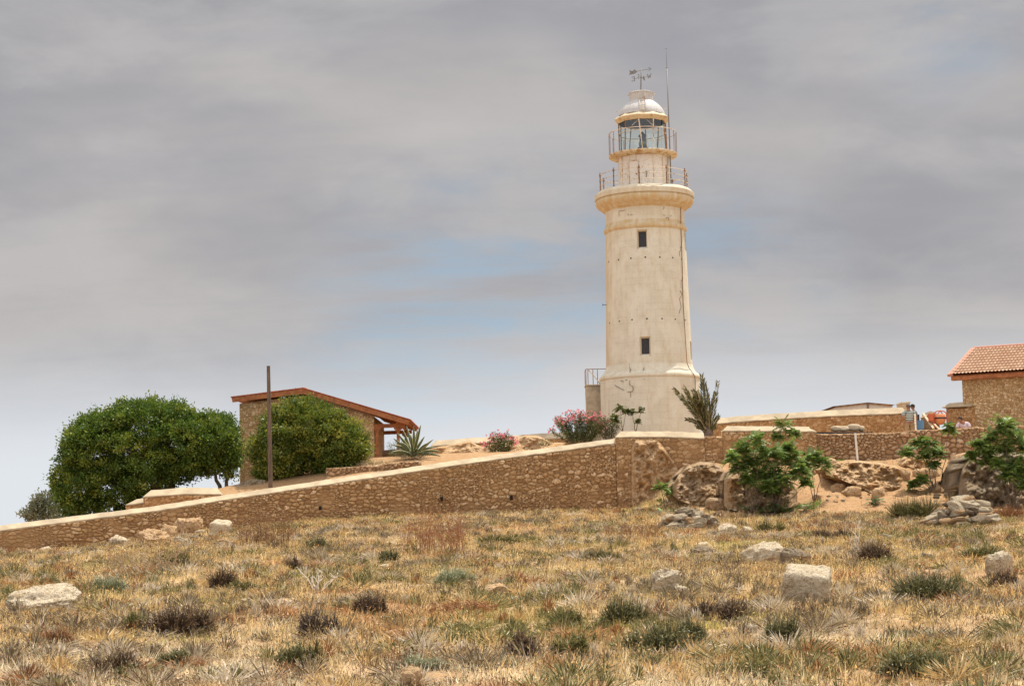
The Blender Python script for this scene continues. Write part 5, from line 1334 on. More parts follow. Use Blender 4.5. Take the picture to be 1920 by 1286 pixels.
def sapling(label, base, crowns, Y, seed, nfr=20, name='sapling', cols=AIL, stemr=0.019, ll=0.16, lw=0.055, group=None):
    g = random.Random(seed); b = at(base[0], base[1], Y) if Y else ghit(*base); Y = b.y; nfr = int(nfr * 1.8); T = empty(name, tuple(b), label, 'sapling', group)
    lists = ([], [], [], []); m = MB()
    for cx, cy, rp in crowns:
        q = at(cx, cy, Y + g.uniform(-.4, .4)); r_ = rp * mpp(Y)
        path = limb_path(b, q, 5, 0.10, g); m.tube(path, [stemr * (1 - .12 * i) for i in range(len(path))], 7)
        top = q + Vector((0, 0, r_ * .25))
        for k in range(nfr):
            t = g.random(); az = g.uniform(0, 6.283); el = g.uniform(-.25, 1.1)
            d = (math.cos(az) * math.cos(el), math.sin(az) * math.cos(el), math.sin(el))
            fronds(lists, q.lerp(top, t) + Vector((g.uniform(-.2, .2), g.uniform(-.2, .2), g.uniform(-.3, .3))) * r_, d, r_ * g.uniform(.6, 1.05), g.uniform(.15, .6), 9, lw, ll, g, cols)
    m.build('stem', STEM, T, smooth=True)
    leaves_mesh('foliage', *lists, LEAF, T)
sapling('low leafy sapling with two thin stems at the foot of the craggy outcrop', (1247, 956), [(1240, 918, 20), (1258, 922, 16)], None, 1, 14)
sapling('leafy sapling reaching left over the wide shaded boulder', (1412, 964), [(1392, 848, 28), (1420, 832, 28), (1408, 872, 30), (1388, 878, 22), (1432, 862, 30), (1425, 892, 26), (1374, 862, 20), (1402, 902, 20), (1440, 912, 18)], None, 2, 34)
sapling('tallest sapling, its top standing above the capped wall', (1472, 880), [(1470, 800, 24), (1486, 815, 18), (1458, 822, 16)], 77.2, 3, 22)
sapling('bushy sapling in the middle of the group over the wide shaded boulder', (1452, 964), [(1450, 856, 30), (1482, 868, 32), (1450, 892, 28), (1478, 842, 22), (1498, 888, 24), (1470, 902, 26), (1455, 920, 20), (1512, 905, 16)], None, 4, 36)
sapling('sapling with two bare crooked stems on the right of the boulder group', (1527, 944), [(1522, 862, 30), (1542, 874, 24), (1508, 880, 24)], None, 5, 30)
sapling('sapling with a slanting forked stem in front of the jagged rock shelf', (1752, 922), [(1722, 834, 24), (1742, 838, 26), (1700, 852, 20), (1758, 852, 20), (1752, 872, 16), (1730, 904, 20), (1712, 908, 14), (1735, 858, 18)], None, 6, 26)
sapling('thin sapling with one small tuft just below the crouching worker', (1766, 900), [(1780, 808, 19)], None, 7, 26)
sapling('leafy sapling standing before the large grey boulder at the right edge', (1898, 960), [(1885, 800, 26), (1862, 822, 28), (1902, 826, 32), (1882, 848, 28), (1836, 838, 22), (1925, 845, 28), (1850, 848, 20), (1905, 872, 20), (1920, 890, 22), (1872, 872, 18), (1850, 866, 18), (1890, 895, 22), (1925, 912, 20), (1822, 856, 18)], None, 8, 36)
sapling('low sprig of green leaves on the lower right face of the large grey boulder', (1908, 962), [(1900, 880, 20), (1920, 888, 20)], None, 9, 16)
def ground_plant(label, px, py, w, h, seed, cols=AIL, n=26, Y=None, ll=0.15):
    g = random.Random(seed); P = ghit(px, py) if Y is None else at(px, py, Y); m_ = mpp(P.y); lists = ([], [], [], [])
    T = empty('leafy_plant', tuple(P), label, 'plant')
    for k in range(n):
        az = g.uniform(0, 6.283); el = g.uniform(.15, 1.1); o = Vector((g.uniform(-.5, .5) * w * m_, g.uniform(-.3, .3), g.uniform(0, .4) * h * m_))
        fronds(lists, P + o, (math.cos(az) * math.cos(el), math.sin(az) * math.cos(el), math.sin(el)), g.uniform(.5, 1) * h * m_, g.uniform(.2, .6), 6, .05, ll, g, cols)
    leaves_mesh('foliage', *lists, LEAF, T)
ground_plant('dark green leafy plant spreading at the foot of the wide shaded boulder', 1436, 963, 80, 28, 21, ((0.03, 0.07, 0.02), (0.09, 0.17, 0.04)), 46)
ground_plant('bright green leafy plant right of the boulders beneath the crooked stems', 1505, 958, 70, 28, 22, AIL, 40)
ground_plant('green ground plant at the foot of the low sapling below the outcrop', 1248, 962, 30, 14, 23, AIL, 14)
ground_plant('green leafy tuft at the right foot of the large grey boulder', 1895, 945, 44, 24, 24, AIL, 30)
ground_plant('small green weed on the sandy bank beside the eroded boulder', 1640, 945, 20, 18, 25, ((0.06, .09, .03), (.13, .17, .06)), 16)
ground_plant('tiny green weed at the gully mouth', 1795, 944, 30, 10, 26, AIL, 14)
ground_plant('little green weed growing at the foot of the dry stone wall', 1578, 866, 16, 8, 27, AIL, 10, Y=79.4)
ground_plant('green sprig climbing over the wall top under the tiled house', 1885, 802, 40, 34, 28, AIL, 26, Y=79.0)

# palm
def palm():
    Y = 81.6; g = random.Random(4); b = at(1328, 817, Y); T = empty('young_palm', tuple(b), 'young date palm with windblown olive fronds growing beside the lighthouse', 'palm')
    MB().lathe((b.x, b.y), [(0.26, b.z - .4), (0.30, b.z - .1), (0.24, b.z + .2), (0.10, b.z + .45)], 12).build('trunk', BARK, T)
    tips = [((1306, 768), (1265, 730), 1), ((1312, 764), (1283, 727), 1), ((1318, 762), (1300, 733), 1), ((1318, 755), (1316, 706), 1), ((1328, 755), (1322, 722), 1), ((1337, 775), (1346, 718), 1), ((1333, 770), (1340, 740), .8),
            ((1310, 788), (1288, 786), .8), ((1312, 790), (1302, 766), .8), ((1338, 795), (1347, 780), .8), ((1322, 780), (1310, 750), 1), ((1330, 785), (1328, 745), .9), ((1335, 800), (1343, 802), .6), ((1318, 802), (1306, 800), .6),
            ((1314, 775), (1292, 745), 1), ((1322, 770), (1308, 735), 1)]
    lists = ([], [], [], []); P_, D_, W_, C_ = lists; st = MB()
    for (cx, cy), (tx, ty), s in tips + [((cx - 3, cy + 3), (tx + 3, ty + 6), s * .9) for (cx, cy), (tx, ty), s in tips[:4]]:
        q = at(cx, cy, Y + g.uniform(-.5, .4)); t_ = at(tx, ty, Y + g.uniform(-1.0, .8)); base = b + Vector((g.uniform(-.08, .08), g.uniform(-.1, .1), .1)); n = 46; pts = []
        for i in range(n + 1):
            t = i / n; pts.append(base * (1 - t) ** 2 + q * 2 * t * (1 - t) + t_ * t * t)
        st.tube(pts[::3], [0.022 * (1 - .08 * i) for i in range(len(pts[::3]))], 5)
        bend = (t_ - base).normalized(); 
        for i in range(7, n + 1):
            t = i / n; tg = (pts[i] - pts[i - 1]).normalized(); sd = tg.cross(Vector((0, 1, 0.2))).normalized(); fr = tg.cross(sd)
            L = (0.34 if t < .8 else 0.24) * g.uniform(.8, 1.15) * s
            for sgn in (-1, 1):
                dd = (tg * 1.1 + sd * sgn * g.uniform(.4, .65) + fr * g.uniform(-.3, .3) + Vector((-.08, 0, -.10))).normalized() * L
                w = perp_v(dd, g) * 0.030; j = g.uniform(.7, 1.25); c = (0.15 * j, 0.125 * j, 0.045 * j) if g.random() < .6 else (0.07 * j, 0.08 * j, 0.025 * j)
                if g.random() < .08: c = (.34, .28, .17)
                P_.append(pts[i][:]); D_.append(dd[:]); W_.append(w[:]); C_.append(c)
    st.build('frond_stalks', PLANK, T); leaves_mesh('fronds', *lists, LEAF, T)
def perp_v(d, g):
    r = Vector((g.gauss(0, 1), g.gauss(0, 1), g.gauss(0, 1))); return d.cross(r).normalized()
palm()

# agave
def agave():
    Y = 84.0; g = random.Random(5); b = at(776, 855, Y); T = empty('agave', tuple(b), 'spiky variegated agave with cream-edged upright leaves, left of the rock ruin', 'agave')
    tips = [(745, 812), (755, 806), (762, 799), (776, 799), (789, 797), (783, 806), (796, 818), (738, 822), (734, 834), (806, 830), (818, 838), (824, 846), (733, 848), (727, 852), (812, 824), (800, 840), (752, 830), (770, 815), (790, 825), (826, 855), (765, 840), (784, 842), (742, 850), (806, 852)]
    V, Fc, C = [], [], []
    for tx, ty in tips:
        t_ = at(tx, ty, Y + g.uniform(-.9, .6)); mid = b.lerp(t_, .5) + Vector((0, 0, .22 if ty > 828 else .05)); side = (t_ - b).cross(Vector((0, 1, 0))).normalized()
        side = (side + Vector((0, g.uniform(-.5, .5), 0))).normalized(); n = 9; bs = b + Vector((g.uniform(-.12, .12), g.uniform(-.12, .12), 0)); o0 = len(V)
        for i in range(n + 1):
            t = i / n; p = bs * (1 - t) ** 2 + mid * 2 * t * (1 - t) + t_ * t * t; w = 0.068 * (0.6 + 1.6 * t * (1 - t)) * (1 - t ** 5)
            nrm_ = side.cross(t_ - b).normalized()
            for k, (u, dz, col) in enumerate(((-1, .02, (.62, .55, .30)), (-.72, .005, (.60, .54, .28)), (-.68, .004, (.10, .14, .07)), (0, -.025, (.13, .18, .09)), (.68, .004, (.10, .14, .07)), (.72, .005, (.60, .54, .28)), (1, .02, (.62, .55, .30)))):
                V.append((p + side * w * u + nrm_ * dz)[:]); C.append(col)
        for i in range(n):
            for k in range(6): Fc.append((o0 + i * 7 + k, o0 + i * 7 + k + 1, o0 + (i + 1) * 7 + k + 1, o0 + (i + 1) * 7 + k))
    o = np_mesh('leaves', np.array(V), np.array(Fc), LEAF, T, col=np.array(C)); sm = o.modifiers.new('thickness', 'SOLIDIFY'); sm.thickness = 0.012
agave()

def wispy(label, px, py, w, h, Y, seed, cols, n=600, leaf=0.09, name='shrub', spread=1.0, stems=10, flowers=0, lw=0.16, cat='shrub'):
    """many-stemmed shrub: stems fan out of the base, narrow leaves along them, flower heads at the tips"""
    g = random.Random(seed); gn = np.random.default_rng(seed); b = at(px, py, Y); m_ = mpp(Y); T = empty(name, tuple(b), label, cat)
    W2, H = w * m_ / 2, h * m_; st = MB(); tips = []; paths = []
    for k in range(stems):
        u = -1 + 2 * (k + .5) / stems + g.uniform(-.1, .1); hh = H * math.sqrt(max(.05, 1 - (u * .8) ** 2)) * g.uniform(.75, 1.05)
        q = b + Vector((u * W2, g.uniform(-.5, .5) * W2 * .7, hh)); p0 = b + Vector((u * W2 * .35, g.uniform(-.2, .2), 0))
        pa = limb_path(p0, q, 6, .08, g); st.tube(pa, [0.016 * (1 - .12 * i) for i in range(len(pa))], 5); paths.append(pa); tips.append(pa[-1])
    st.build('stems', STEM, T)
    P_, D_, W_, C_ = [], [], [], []
    for i in range(n):
        pa = g.choice(paths); t = g.uniform(.04, 1) ** .8 * (len(pa) - 1); i0 = min(int(t), len(pa) - 2); p = pa[i0].lerp(pa[i0 + 1], t - i0) + Vector((g.gauss(0, .07), g.gauss(0, .07), g.gauss(0, .05))) * spread
        d = Vector((g.gauss(0, 1), g.gauss(0, 1), g.gauss(.5, .8))).normalized() * leaf * g.uniform(.6, 1.3); j = g.random()
        P_.append(p[:]); D_.append(d[:]); W_.append((perp_v(d, g) * leaf * lw)[:]); C_.append([cols[0][k] + (cols[1][k] - cols[0][k]) * j for k in range(3)])
    leaves_mesh('foliage', P_, D_, W_, C_, LEAF, T)
    if flowers:
        P_, D_, W_, C_ = [], [], [], []
        for i in range(flowers):
            pa = g.choice(paths); c = pa[-1].lerp(pa[-2], g.random() ** 2) + Vector((g.gauss(0, .12), g.gauss(0, .12), g.gauss(0, .10)))
            for k in range(5):
                a = k * 1.2566; d = Vector((math.cos(a), -.3, math.sin(a))).normalized() * .068; j = g.uniform(.8, 1.15)
                P_.append(c[:]); D_.append(d[:]); W_.append((perp_v(d, g) * .026)[:]); C_.append((.80 * j, .24 * j, .34 * j) if g.random() < .75 else (.85, .45, .52))
        leaves_mesh('flowers', P_, D_, W_, C_, PETAL, T, kind='stuff')
OLE = ((0.05, 0.08, 0.025), (0.17, 0.19, 0.06))
wispy('small pink-flowering oleander in front of the rock ruin', 940, 852, 56, 42, 86.0, 31, OLE, 1700, .12, 'oleander', flowers=110, stems=16, cat='oleander')
wispy('large pink-flowering oleander left of the lighthouse foot', 1088, 832, 104, 62, 84.0, 32, OLE, 5600, .12, 'oleander', flowers=240, stems=34, cat='oleander')
wispy('leafy olive-brown bush between the large oleander and the lighthouse saplings', 1140, 824, 48, 46, 83.5, 33, ((.06, .07, .02), (.17, .15, .05)), 1700, .10, 'bush', stems=18, cat='bush')
sapling('small twin-stemmed sapling before the lighthouse base, left of the three bare stems', (1168, 810), [(1162, 768, 15), (1152, 788, 14), (1174, 772, 10)], 82.0, 41, 16, cols=((.06, .08, .02), (.17, .19, .05)), ll=.12)
sapling('three thin bare stems with small leaf tufts before the lighthouse base', (1192, 810), [(1186, 774, 10), (1202, 772, 10), (1196, 790, 8)], 82.0, 42, 12, cols=((.06, .08, .02), (.20, .22, .06)), stemr=.02, ll=.11)
wispy('wispy grey-green bush at the left of the agave', 745, 856, 44, 36, 85.0, 34, ((.10, .13, .06), (.22, .25, .13)), 900, .08, 'bush', stems=14, lw=.08, cat='bush')
wispy('dull green undergrowth at the foot of the agave', 772, 858, 90, 14, 83.6, 35, ((.08, .09, .03), (.25, .24, .12)), 900, .08, 'bush', stems=20, cat='bush')
wispy('dry yellow weeds on top of the retaining wall', 700, 874, 70, 12, 82.4, 36, ((.20, .18, .07), (.45, .38, .20)), 700, .10, 'weeds', stems=24, lw=.06, cat='weeds')
wispy('small green tuft on the courtyard edge right of the rock ruin', 1022, 836, 34, 12, 85.0, 37, ((.12, .13, .05), (.30, .28, .14)), 300, .08, 'weeds', stems=8, cat='weeds')

# ---- low field shrubs, one object each
def cushion(px, py, w, h, cols, label, seed, n=900, leafy=0.5, cat='shrub'):
    P = ghit(px, py); m_ = mpp(P.y); W2, H = w * m_ / 2, h * m_; g = np.random.default_rng(seed)
    u = g.normal(size=(n, 3)); u[:, 2] = np.abs(u[:, 2]) * .9 + .15; u = unit(u); k = g.uniform(.75, 1.05, n)[:, None] * (1 + .12 * np.sin(u[:, :1] * 9 + seed))
    nl = 5; lo = np.stack([g.uniform(-.55, .55, nl) * W2, g.uniform(-.4, .4, nl) * W2, np.zeros(nl)], 1); ls = g.uniform(.45, .8, nl); li = g.integers(0, nl, n); k = k * ls[li][:, None] * g.uniform(.8, 1.15, n)[:, None]
    tip = np.array(P) + lo[li] + u * k * np.array([W2, W2 * .8, H * 1.3]); root = np.array(P) + lo[li] + u * np.array([W2, W2 * .8, H]) * .18 * g.uniform(.2, 2.2, n)[:, None]; root[:, 2] = np.maximum(root[:, 2], P.z - .02)
    D = tip - root; W = perp(D, g) * 0.0100; c0, c1, c2 = (np.array(c) for c in cols); t = g.random((n, 1)); col = c0 + (c1 - c0) * t
    m = int(n * 2.2 * leafy) + 1; ii = g.integers(0, n, m); s = g.uniform(.6, 1.04, m)[:, None]; Pl = root[ii] + D[ii] * s; Dl = unit(D[ii] + rand_unit(m, g) * .25 + rand_unit(m, g) * np.linalg.norm(D[ii], axis=1, keepdims=True)) * g.uniform(.03, .065, m)[:, None]
    Wl = perp(Dl, g) * .008; cl = c1 + (c2 - c1) * g.random((m, 1))
    leaves_mesh('shrub', np.concatenate([root, Pl]), np.concatenate([D, Dl]), np.concatenate([W, Wl]), np.concatenate([col, cl]), GRASS, None, 0.25, label, cat)
DK = ((.040, .027, .020), (.11, .072, .048), (.30, .20, .13)); PU = ((.050, .034, .028), (.13, .092, .075), (.32, .25, .19)); OL = ((.05, .045, .018), (.15, .14, .05), (.30, .27, .12)); GR = ((.045, .042, .02), (.13, .125, .055), (.33, .31, .17)); PG = ((.14, .14, .08), (.30, .32, .20), (.48, .48, .34)); RU = ((.12, .05, .025), (.30, .14, .065), (.46, .25, .13))
sh = [(325, 1192, 118, 56, DK, 'wide dark grey-brown shrub low at the left, under the thistles'), (262, 1188, 60, 40, OL, 'small olive shrub touching the left end of the wide dark shrub'), (596, 1196, 92, 66, PU, 'rounded purple-grey shrub in the lower left middle'),
      (540, 1074, 46, 32, DK, 'small dark shrub below the brown thistle clump'), (412, 1108, 72, 44, DK, 'brown-grey shrub right of the pale thistle stalks'), (455, 1112, 46, 26, OL, 'low olive shrub beside the brown-grey one at left centre'), (698, 1152, 66, 46, DK, 'twiggy dark shrub left of the pillow-shaped stone'),
      (850, 1094, 86, 36, PG, 'pale grey-green shrub above the pillow-shaped stone'), (730, 1052, 36, 24, GR, 'tiny dark green shrub left of the pale grey-green one'), (1168, 1176, 84, 56, GR, 'dark green shrub in the centre of the lower field'), (1224, 1232, 106, 64, GR, 'large bright green tussock near the bottom centre'),
      (1292, 1206, 62, 54, GR, 'dark round shrub just right of the large green tussock'), (978, 1236, 74, 46, DK, 'grey shrub near the bottom, right of the orange rock'), (1066, 1232, 70, 46, OL, 'olive shrub between the grey shrub and the large green tussock'), (1466, 1214, 62, 62, GR, 'compact green shrub standing below the squared stone block'),
      (1652, 1054, 88, 44, DK, 'brown shrub behind the bare white twig on the right'), (1742, 1128, 170, 60, GR, 'broad grey-green shrub on the right below the layered rock'), (1712, 970, 104, 52, OL, 'bleached olive bush on the field edge left of the bright stone heap'), (318, 1068, 86, 40, OL, 'olive shrub above the pale thistle stalks at left'),
      (222, 1262, 92, 42, DK, 'dark brown shrub near the bottom left'), (560, 1248, 78, 44, GR, 'green-grey shrub below the rounded purple-grey one'), (592, 1030, 50, 28, GR, 'small green shrub close under the sloping wall, right of the thistles'), (1448, 1000, 60, 28, OL, 'small olive shrub above the wedge-shaped rock'),
      (1350, 1166, 90, 46, DK, 'spreading brown shrub above the small rounded beige stone'), (1050, 1180, 80, 42, OL, 'flat olive shrub left of the dark green central shrub'), (1720, 1268, 120, 50, GR, 'broad green shrub at the bottom right'), (1400, 1272, 90, 34, OL, 'low olive shrub at the bottom, right of centre'),
      (110, 1210, 90, 34, RU, 'rusty brown tuft below the big flat-topped rock'), (790, 1260, 70, 30, PG, 'pale tuft behind the orange rock at the bottom edge'), (1890, 1110, 60, 46, DK, 'dark tangled shrub at the right edge under the layered rock'), (1830, 1046, 90, 28, OL, 'flat olive shrub left of the layered rock'),
      (1130, 1052, 70, 26, OL, 'low olive tuft in the grass above the upright weathered rock'), (330, 1250, 70, 34, GR, 'grey-green tuft right of the dark brown shrub at bottom left'), (1560, 1010, 80, 26, DK, 'faint brown shrub below the sandy bank'), (205, 1110, 70, 30, PG, 'pale green tuft right of the big flat-topped rock'),
      (940, 1022, 90, 26, OL, 'faint olive patch of weeds below the drain holes'), (1895, 972, 80, 30, RU, 'rust-red low bush right of the bright stone heap')]
for i, (px, py, w, h, c, lb) in enumerate(sh): cushion(px, py, w * 1.18, h * 1.1, c, lb, 500 + i, int(500 + w * h * .12), .6)
# dry thistle stands and bare twigs
def thistle(label, px, py, w, h, seed, n=70, col=((.16, .075, .035), (.32, .19, .10))):
    P = ghit(px, py); m_ = mpp(P.y); g = random.Random(seed); P_, D_, W_, C_ = [], [], [], []
    for i in range(n):
        b = Vector((P.x + g.uniform(-.5, .5) * w * m_, P.y + g.uniform(-.5, .5) * min(w * m_, 1.6), 0)); b.z = float(ground_z(b.x, b.y)); H = h * m_ * g.uniform(.5, 1.05); top = b + Vector((g.gauss(0, .12) * H, g.gauss(0, .12) * H, H)); j = g.random(); c = [col[0][k] + (col[1][k] - col[0][k]) * j for k in range(3)]
        def add(a, q, w_): P_.append(a[:]); D_.append((q - a)[:]); W_.append((perp_v(q - a, g) * w_)[:]); C_.append(c)
        add(b, top, .007)
        for k in range(g.randint(4, 9)):
            a = b.lerp(top, g.uniform(.3, .95)); q = a + Vector((g.gauss(0, .5), g.gauss(0, .5), g.uniform(.2, .9))).normalized() * H * g.uniform(.12, .34); add(a, q, .005)
            for _ in range(3): add(q, q + Vector((g.gauss(0, 1), g.gauss(0, 1), g.gauss(.3, 1))).normalized() * .035, .011)
    leaves_mesh('thistle_clump', P_, D_, W_, C_, GRASS, None, .3, label, 'thistles')
thistle('tall dry brown thistle clump below the left part of the sloping wall', 500, 1030, 100, 70, 61, 110)
thistle('reddish dry thistle stand in the middle of the field below the wall', 815, 1044, 110, 84, 62, 110, ((.22, .085, .045), (.40, .20, .11)))
thistle('thin dry thistles around the pale stalks at left centre', 265, 1080, 130, 62, 63, 60, ((.30, .20, .12), (.55, .42, .28)))
thistle('low rust-red stalks in front of the pillow-shaped stone', 870, 1152, 120, 26, 64, 90, ((.26, .12, .06), (.44, .25, .13)))
thistle('dry brown stalks to the left of the round stone heap', 1190, 1010, 110, 30, 65, 70)
def twig(label, px, py, h, seed, spread=.3, n=7, lean=0.0):
    P = ghit(px, py); H = h * mpp(P.y); g = random.Random(seed); m = MB()
    for i in range(n):
        q = P + Vector((lean * H + g.uniform(-spread, spread) * H, g.uniform(-.2, .2) * H, H * g.uniform(.5, 1))); pa = limb_path(P, q, 5, .15, g); m.tube(pa, [.012 - .0017 * k for k in range(6)], 5)
        for _ in range(3):
            a = pa[g.randint(2, 4)]; m.tube([a, a + Vector((g.uniform(-.2, .2), g.uniform(-.1, .1), g.uniform(.05, .2))) * H], [.006, .003], 4)
    tag(m.build('bare_twig', PALE_PLANK), label, 'twig')
twig('bare white branching twig standing left of the brown shrub on the right', 1610, 1052, 84, 71, .18, 4)
twig('bleached fan of bare twigs in the grass left of centre', 595, 1112, 50, 72, .9, 9)
twig('hanging bundle of pale dry stems at the left of the overhanging boulder', 1268, 930, 40, 73, .12, 9)
twig('thin dark stick standing by the upright weathered rock', 1385, 1120, 34, 74, .1, 2)

# ================================================================== FIELD VEGETATION (uncountable)
def clear_of_rocks(X, Y):
    k = np.ones(len(X), bool)
    for x, y, a, b in EXCL: k &= ((X - x) / a) ** 2 + ((Y - y) / b) ** 2 > 1
    return k
def field():
    g = np.random.default_rng(77)
    N = 76000
    u = g.random(N); Y0, Y1, e = 13.0, 80.0, 0.15
    Y = (Y0 ** (1 + e) + u * (Y1 ** (1 + e) - Y0 ** (1 + e))) ** (1 / (1 + e)); X = g.uniform(-1, 1, N) * (Y * 0.335 + 4.5)
    wy = np.interp(X, _fwX, _fwY) - 0.45; keep = Y < wy; X, Y = X[keep], Y[keep]
    sand = sand_amt(X, Y); keep = g.random(len(X)) > sand * (0.93 - 0.0); X, Y = X[keep], Y[keep]
    keep = clear_of_rocks(X, Y); X, Y = X[keep], Y[keep]
    n1 = fbm(X, Y * .8, 1, 4, .55); n2 = fbm(X, Y * .8, 7, 4, .42); n3 = fbm(X, Y * .8, 13, 3, .8); n4 = fbm(X, Y, 19, 4, .9)
    # 0 straw, 1 rust weeds, 2 olive, 3 pale grey scrub, 4 brown
    sp = np.zeros(len(X), int); r = g.random(len(X))
    sp[(n1 + (r - .5) * .5) > .19] = 1; sp[(n2 + (r - .5) * .45) > .20] = 2; sp[(-n1 + (r - .5) * .5 + .35 * (Y < 23)) > .24] = 3; sp[(n3 + (r - .5) * .7) > .34] = 4
    near = sst(Y, 79, 73) * 0; wall = (wy[keep] if False else np.interp(X, _fwX, _fwY)) - Y
    sp[(wall < 2.2) & (g.random(len(X)) < .55)] = 2
    Z = ground_z(X, Y)
    spec = [('dry_grass', 'dry straw-coloured grass covering the slope', 12, (.11, .26), .0085, ((.49, .37, .175), (.76, .61, .35), (.21, .14, .065)), .5),
            ('rust_weeds', 'rust-brown dry weeds scattered through the grass', 13, (.10, .22), .0095, ((.40, .21, .095), (.60, .38, .20), (.22, .11, .055)), .7),
            ('olive_weeds', 'olive green weeds in patches across the slope', 13, (.09, .20), .009, ((.32, .29, .10), (.58, .51, .22), (.15, .14, .05)), .6),
            ('pale_scrub', 'pale grey-beige scrub with tiny dried flower heads', 15, (.09, .20), .0085, ((.52, .45, .31), (.74, .67, .50), (.32, .25, .16)), .9),
            ('brown_undergrowth', 'dark brown twiggy undergrowth between the grasses', 15, (.08, .18), .009, ((.17, .10, .06), (.30, .19, .11), (.10, .06, .038)), .9)]
    for s, (nm, lb, nb, (h0, h1), w, cols, fan) in enumerate(spec):
        ii = np.nonzero(sp == s)[0]
        if not len(ii): continue
        idx = np.repeat(ii, nb); n = len(idx); hs = g.uniform(h0, h1, len(X))[idx] * g.uniform(.5, 1.1, n) * (1 + .35 * n4[idx])
        ang = g.uniform(0, 2 * np.pi, n); rad = np.sqrt(g.random(n)) * .10 * (1 + Y[idx] * .012)
        P = np.stack([X[idx] + np.cos(ang) * rad, Y[idx] + np.sin(ang) * rad, Z[idx] - .015], 1)
        d = np.stack([g.normal(0, .7, n) * fan + .10, g.normal(0, .7, n) * fan, np.where(g.random(n) < .25, .35, 1.0)], 1); D = unit(d) * hs[:, None]
        th = g.uniform(0, np.pi, n); W = np.stack([np.cos(th), np.sin(th), np.zeros(n)], 1) * (w * (1 + Y[idx] * .012))[:, None] * .5
        c0, c1, c2 = (np.array(c) for c in cols); t = g.random((len(X), 1))[idx] * .6 + g.random((n, 1)) * .4; col = np.where(t < .62, c0 + (c1 - c0) * (t / .62), c1 + (c2 - c1) * ((t - .62) / .38))
        mod = (0.86 + .28 * sst(n4, -.35, .35))[idx][:, None]; col = col * mod * (0.55 + .8 * g.random((len(X), 1)))[idx] * np.where(g.random((n, 1)) < .22, .35, 1.0 + .25 * g.random((n, 1)))
        # seed heads
        k = g.random(n) < (.30 if s in (0, 3) else .2); m = k.sum(); Ph = (P + D)[k]; Dh = unit(D[k] + rand_unit(m, g) * .05 + rand_unit(m, g) * hs[k][:, None] * .8) * g.uniform(.018, .04, m)[:, None] * (1 + Y[idx][k] * .012)[:, None]; Wh = perp(Dh, g) * (.0065 * (1 + Y[idx][k] * .014))[:, None]
        ch = col[k] * (np.array([1.0, .86, .72]) if s != 3 else np.array([.75, .55, .50])) * g.uniform(.5, 1.15, m)[:, None]
        leaves_mesh(nm, np.concatenate([P, Ph]), np.concatenate([D, Dh]), np.concatenate([W, Wh]), np.concatenate([col, ch]), GRASS, None, .3, lb, None, None, 'stuff', origin=(0, 0, 0))
field()

def mounds():
    g = np.random.default_rng(91); N = 11500
    Y = (15 ** 1.1 + g.random(N) * (79 ** 1.1 - 15 ** 1.1)) ** (1 / 1.1); X = g.uniform(-1, 1, N) * (Y * .335 + 4.5)
    keep = (Y < np.interp(X, _fwX, _fwY) - .6) & (g.random(N) > sand_amt(X, Y) * .97) & (fbm(X, Y, 31, 3, .35) + g.uniform(-.4, .4, N) > -.12) & clear_of_rocks(X, Y); X, Y = X[keep], Y[keep]; N = len(X); Z = ground_z(X, Y)
    n1 = fbm(X, Y, 41, 3, .3) + g.uniform(-.35, .35, N); kind = np.digitize(n1, [-.14, .00, .12, .22])
    spec = [('purple_brown_scrub', 'low purple-brown cushions of dried scrub dotted over the slope', ((.09, .065, .042), (.24, .185, .125), (.48, .40, .28))), ('bleached_scrub', 'bleached whitish cushions of dead scrub', ((.34, .27, .20), (.62, .53, .42), (.78, .70, .60))),
            ('straw_tussocks', 'coarse straw tussocks standing above the grass', ((.32, .20, .085), (.68, .48, .24), (.88, .70, .42))), ('rusty_scrub', 'rusty red-brown cushions of scrub', ((.15, .065, .03), (.38, .19, .09), (.58, .34, .18))), ('olive_scrub', 'dull olive cushions of scrub', ((.06, .058, .025), (.20, .19, .075), (.42, .39, .20)))]
    for k, (nm, lb, cols) in enumerate(spec):
        ii = np.nonzero(kind == k)[0]; nb = 135; idx = np.repeat(ii, nb); n = len(idx)
        R_ = (.10 + .46 * g.random(N) ** 2.0)[idx]; H = (g.uniform(.10, .26, N))[idx] * (1 + .3 * (R_ > .25))
        u = g.normal(size=(n, 3)); u[:, 2] = np.abs(u[:, 2]) * .9 + .1; u = unit(u); sc = np.stack([R_, R_, H], 1); b = np.stack([X[idx], Y[idx], Z[idx] - .02], 1)
        tip = b + u * sc * g.uniform(.7, 1.15, n)[:, None]; root = b + u * sc * g.uniform(.1, .75, n)[:, None]; D = tip - root + rand_unit(n, g) * .02; W = perp(D, g) * (.0055 * (1 + Y[idx] * .016))[:, None]
        c0, c1, c2 = (np.array(c) for c in cols); t = g.random((n, 1)); hh = u[:, 2:3]; col = c0 + (c1 - c0) * t; sel = g.random(n) < .35; col[sel] = (c1 + (c2 - c1) * g.random((n, 1)))[sel]
        leaves_mesh(nm, root, D, W, col, GRASS, None, .4, lb, None, None, 'stuff', origin=(0, 0, 0))
mounds()

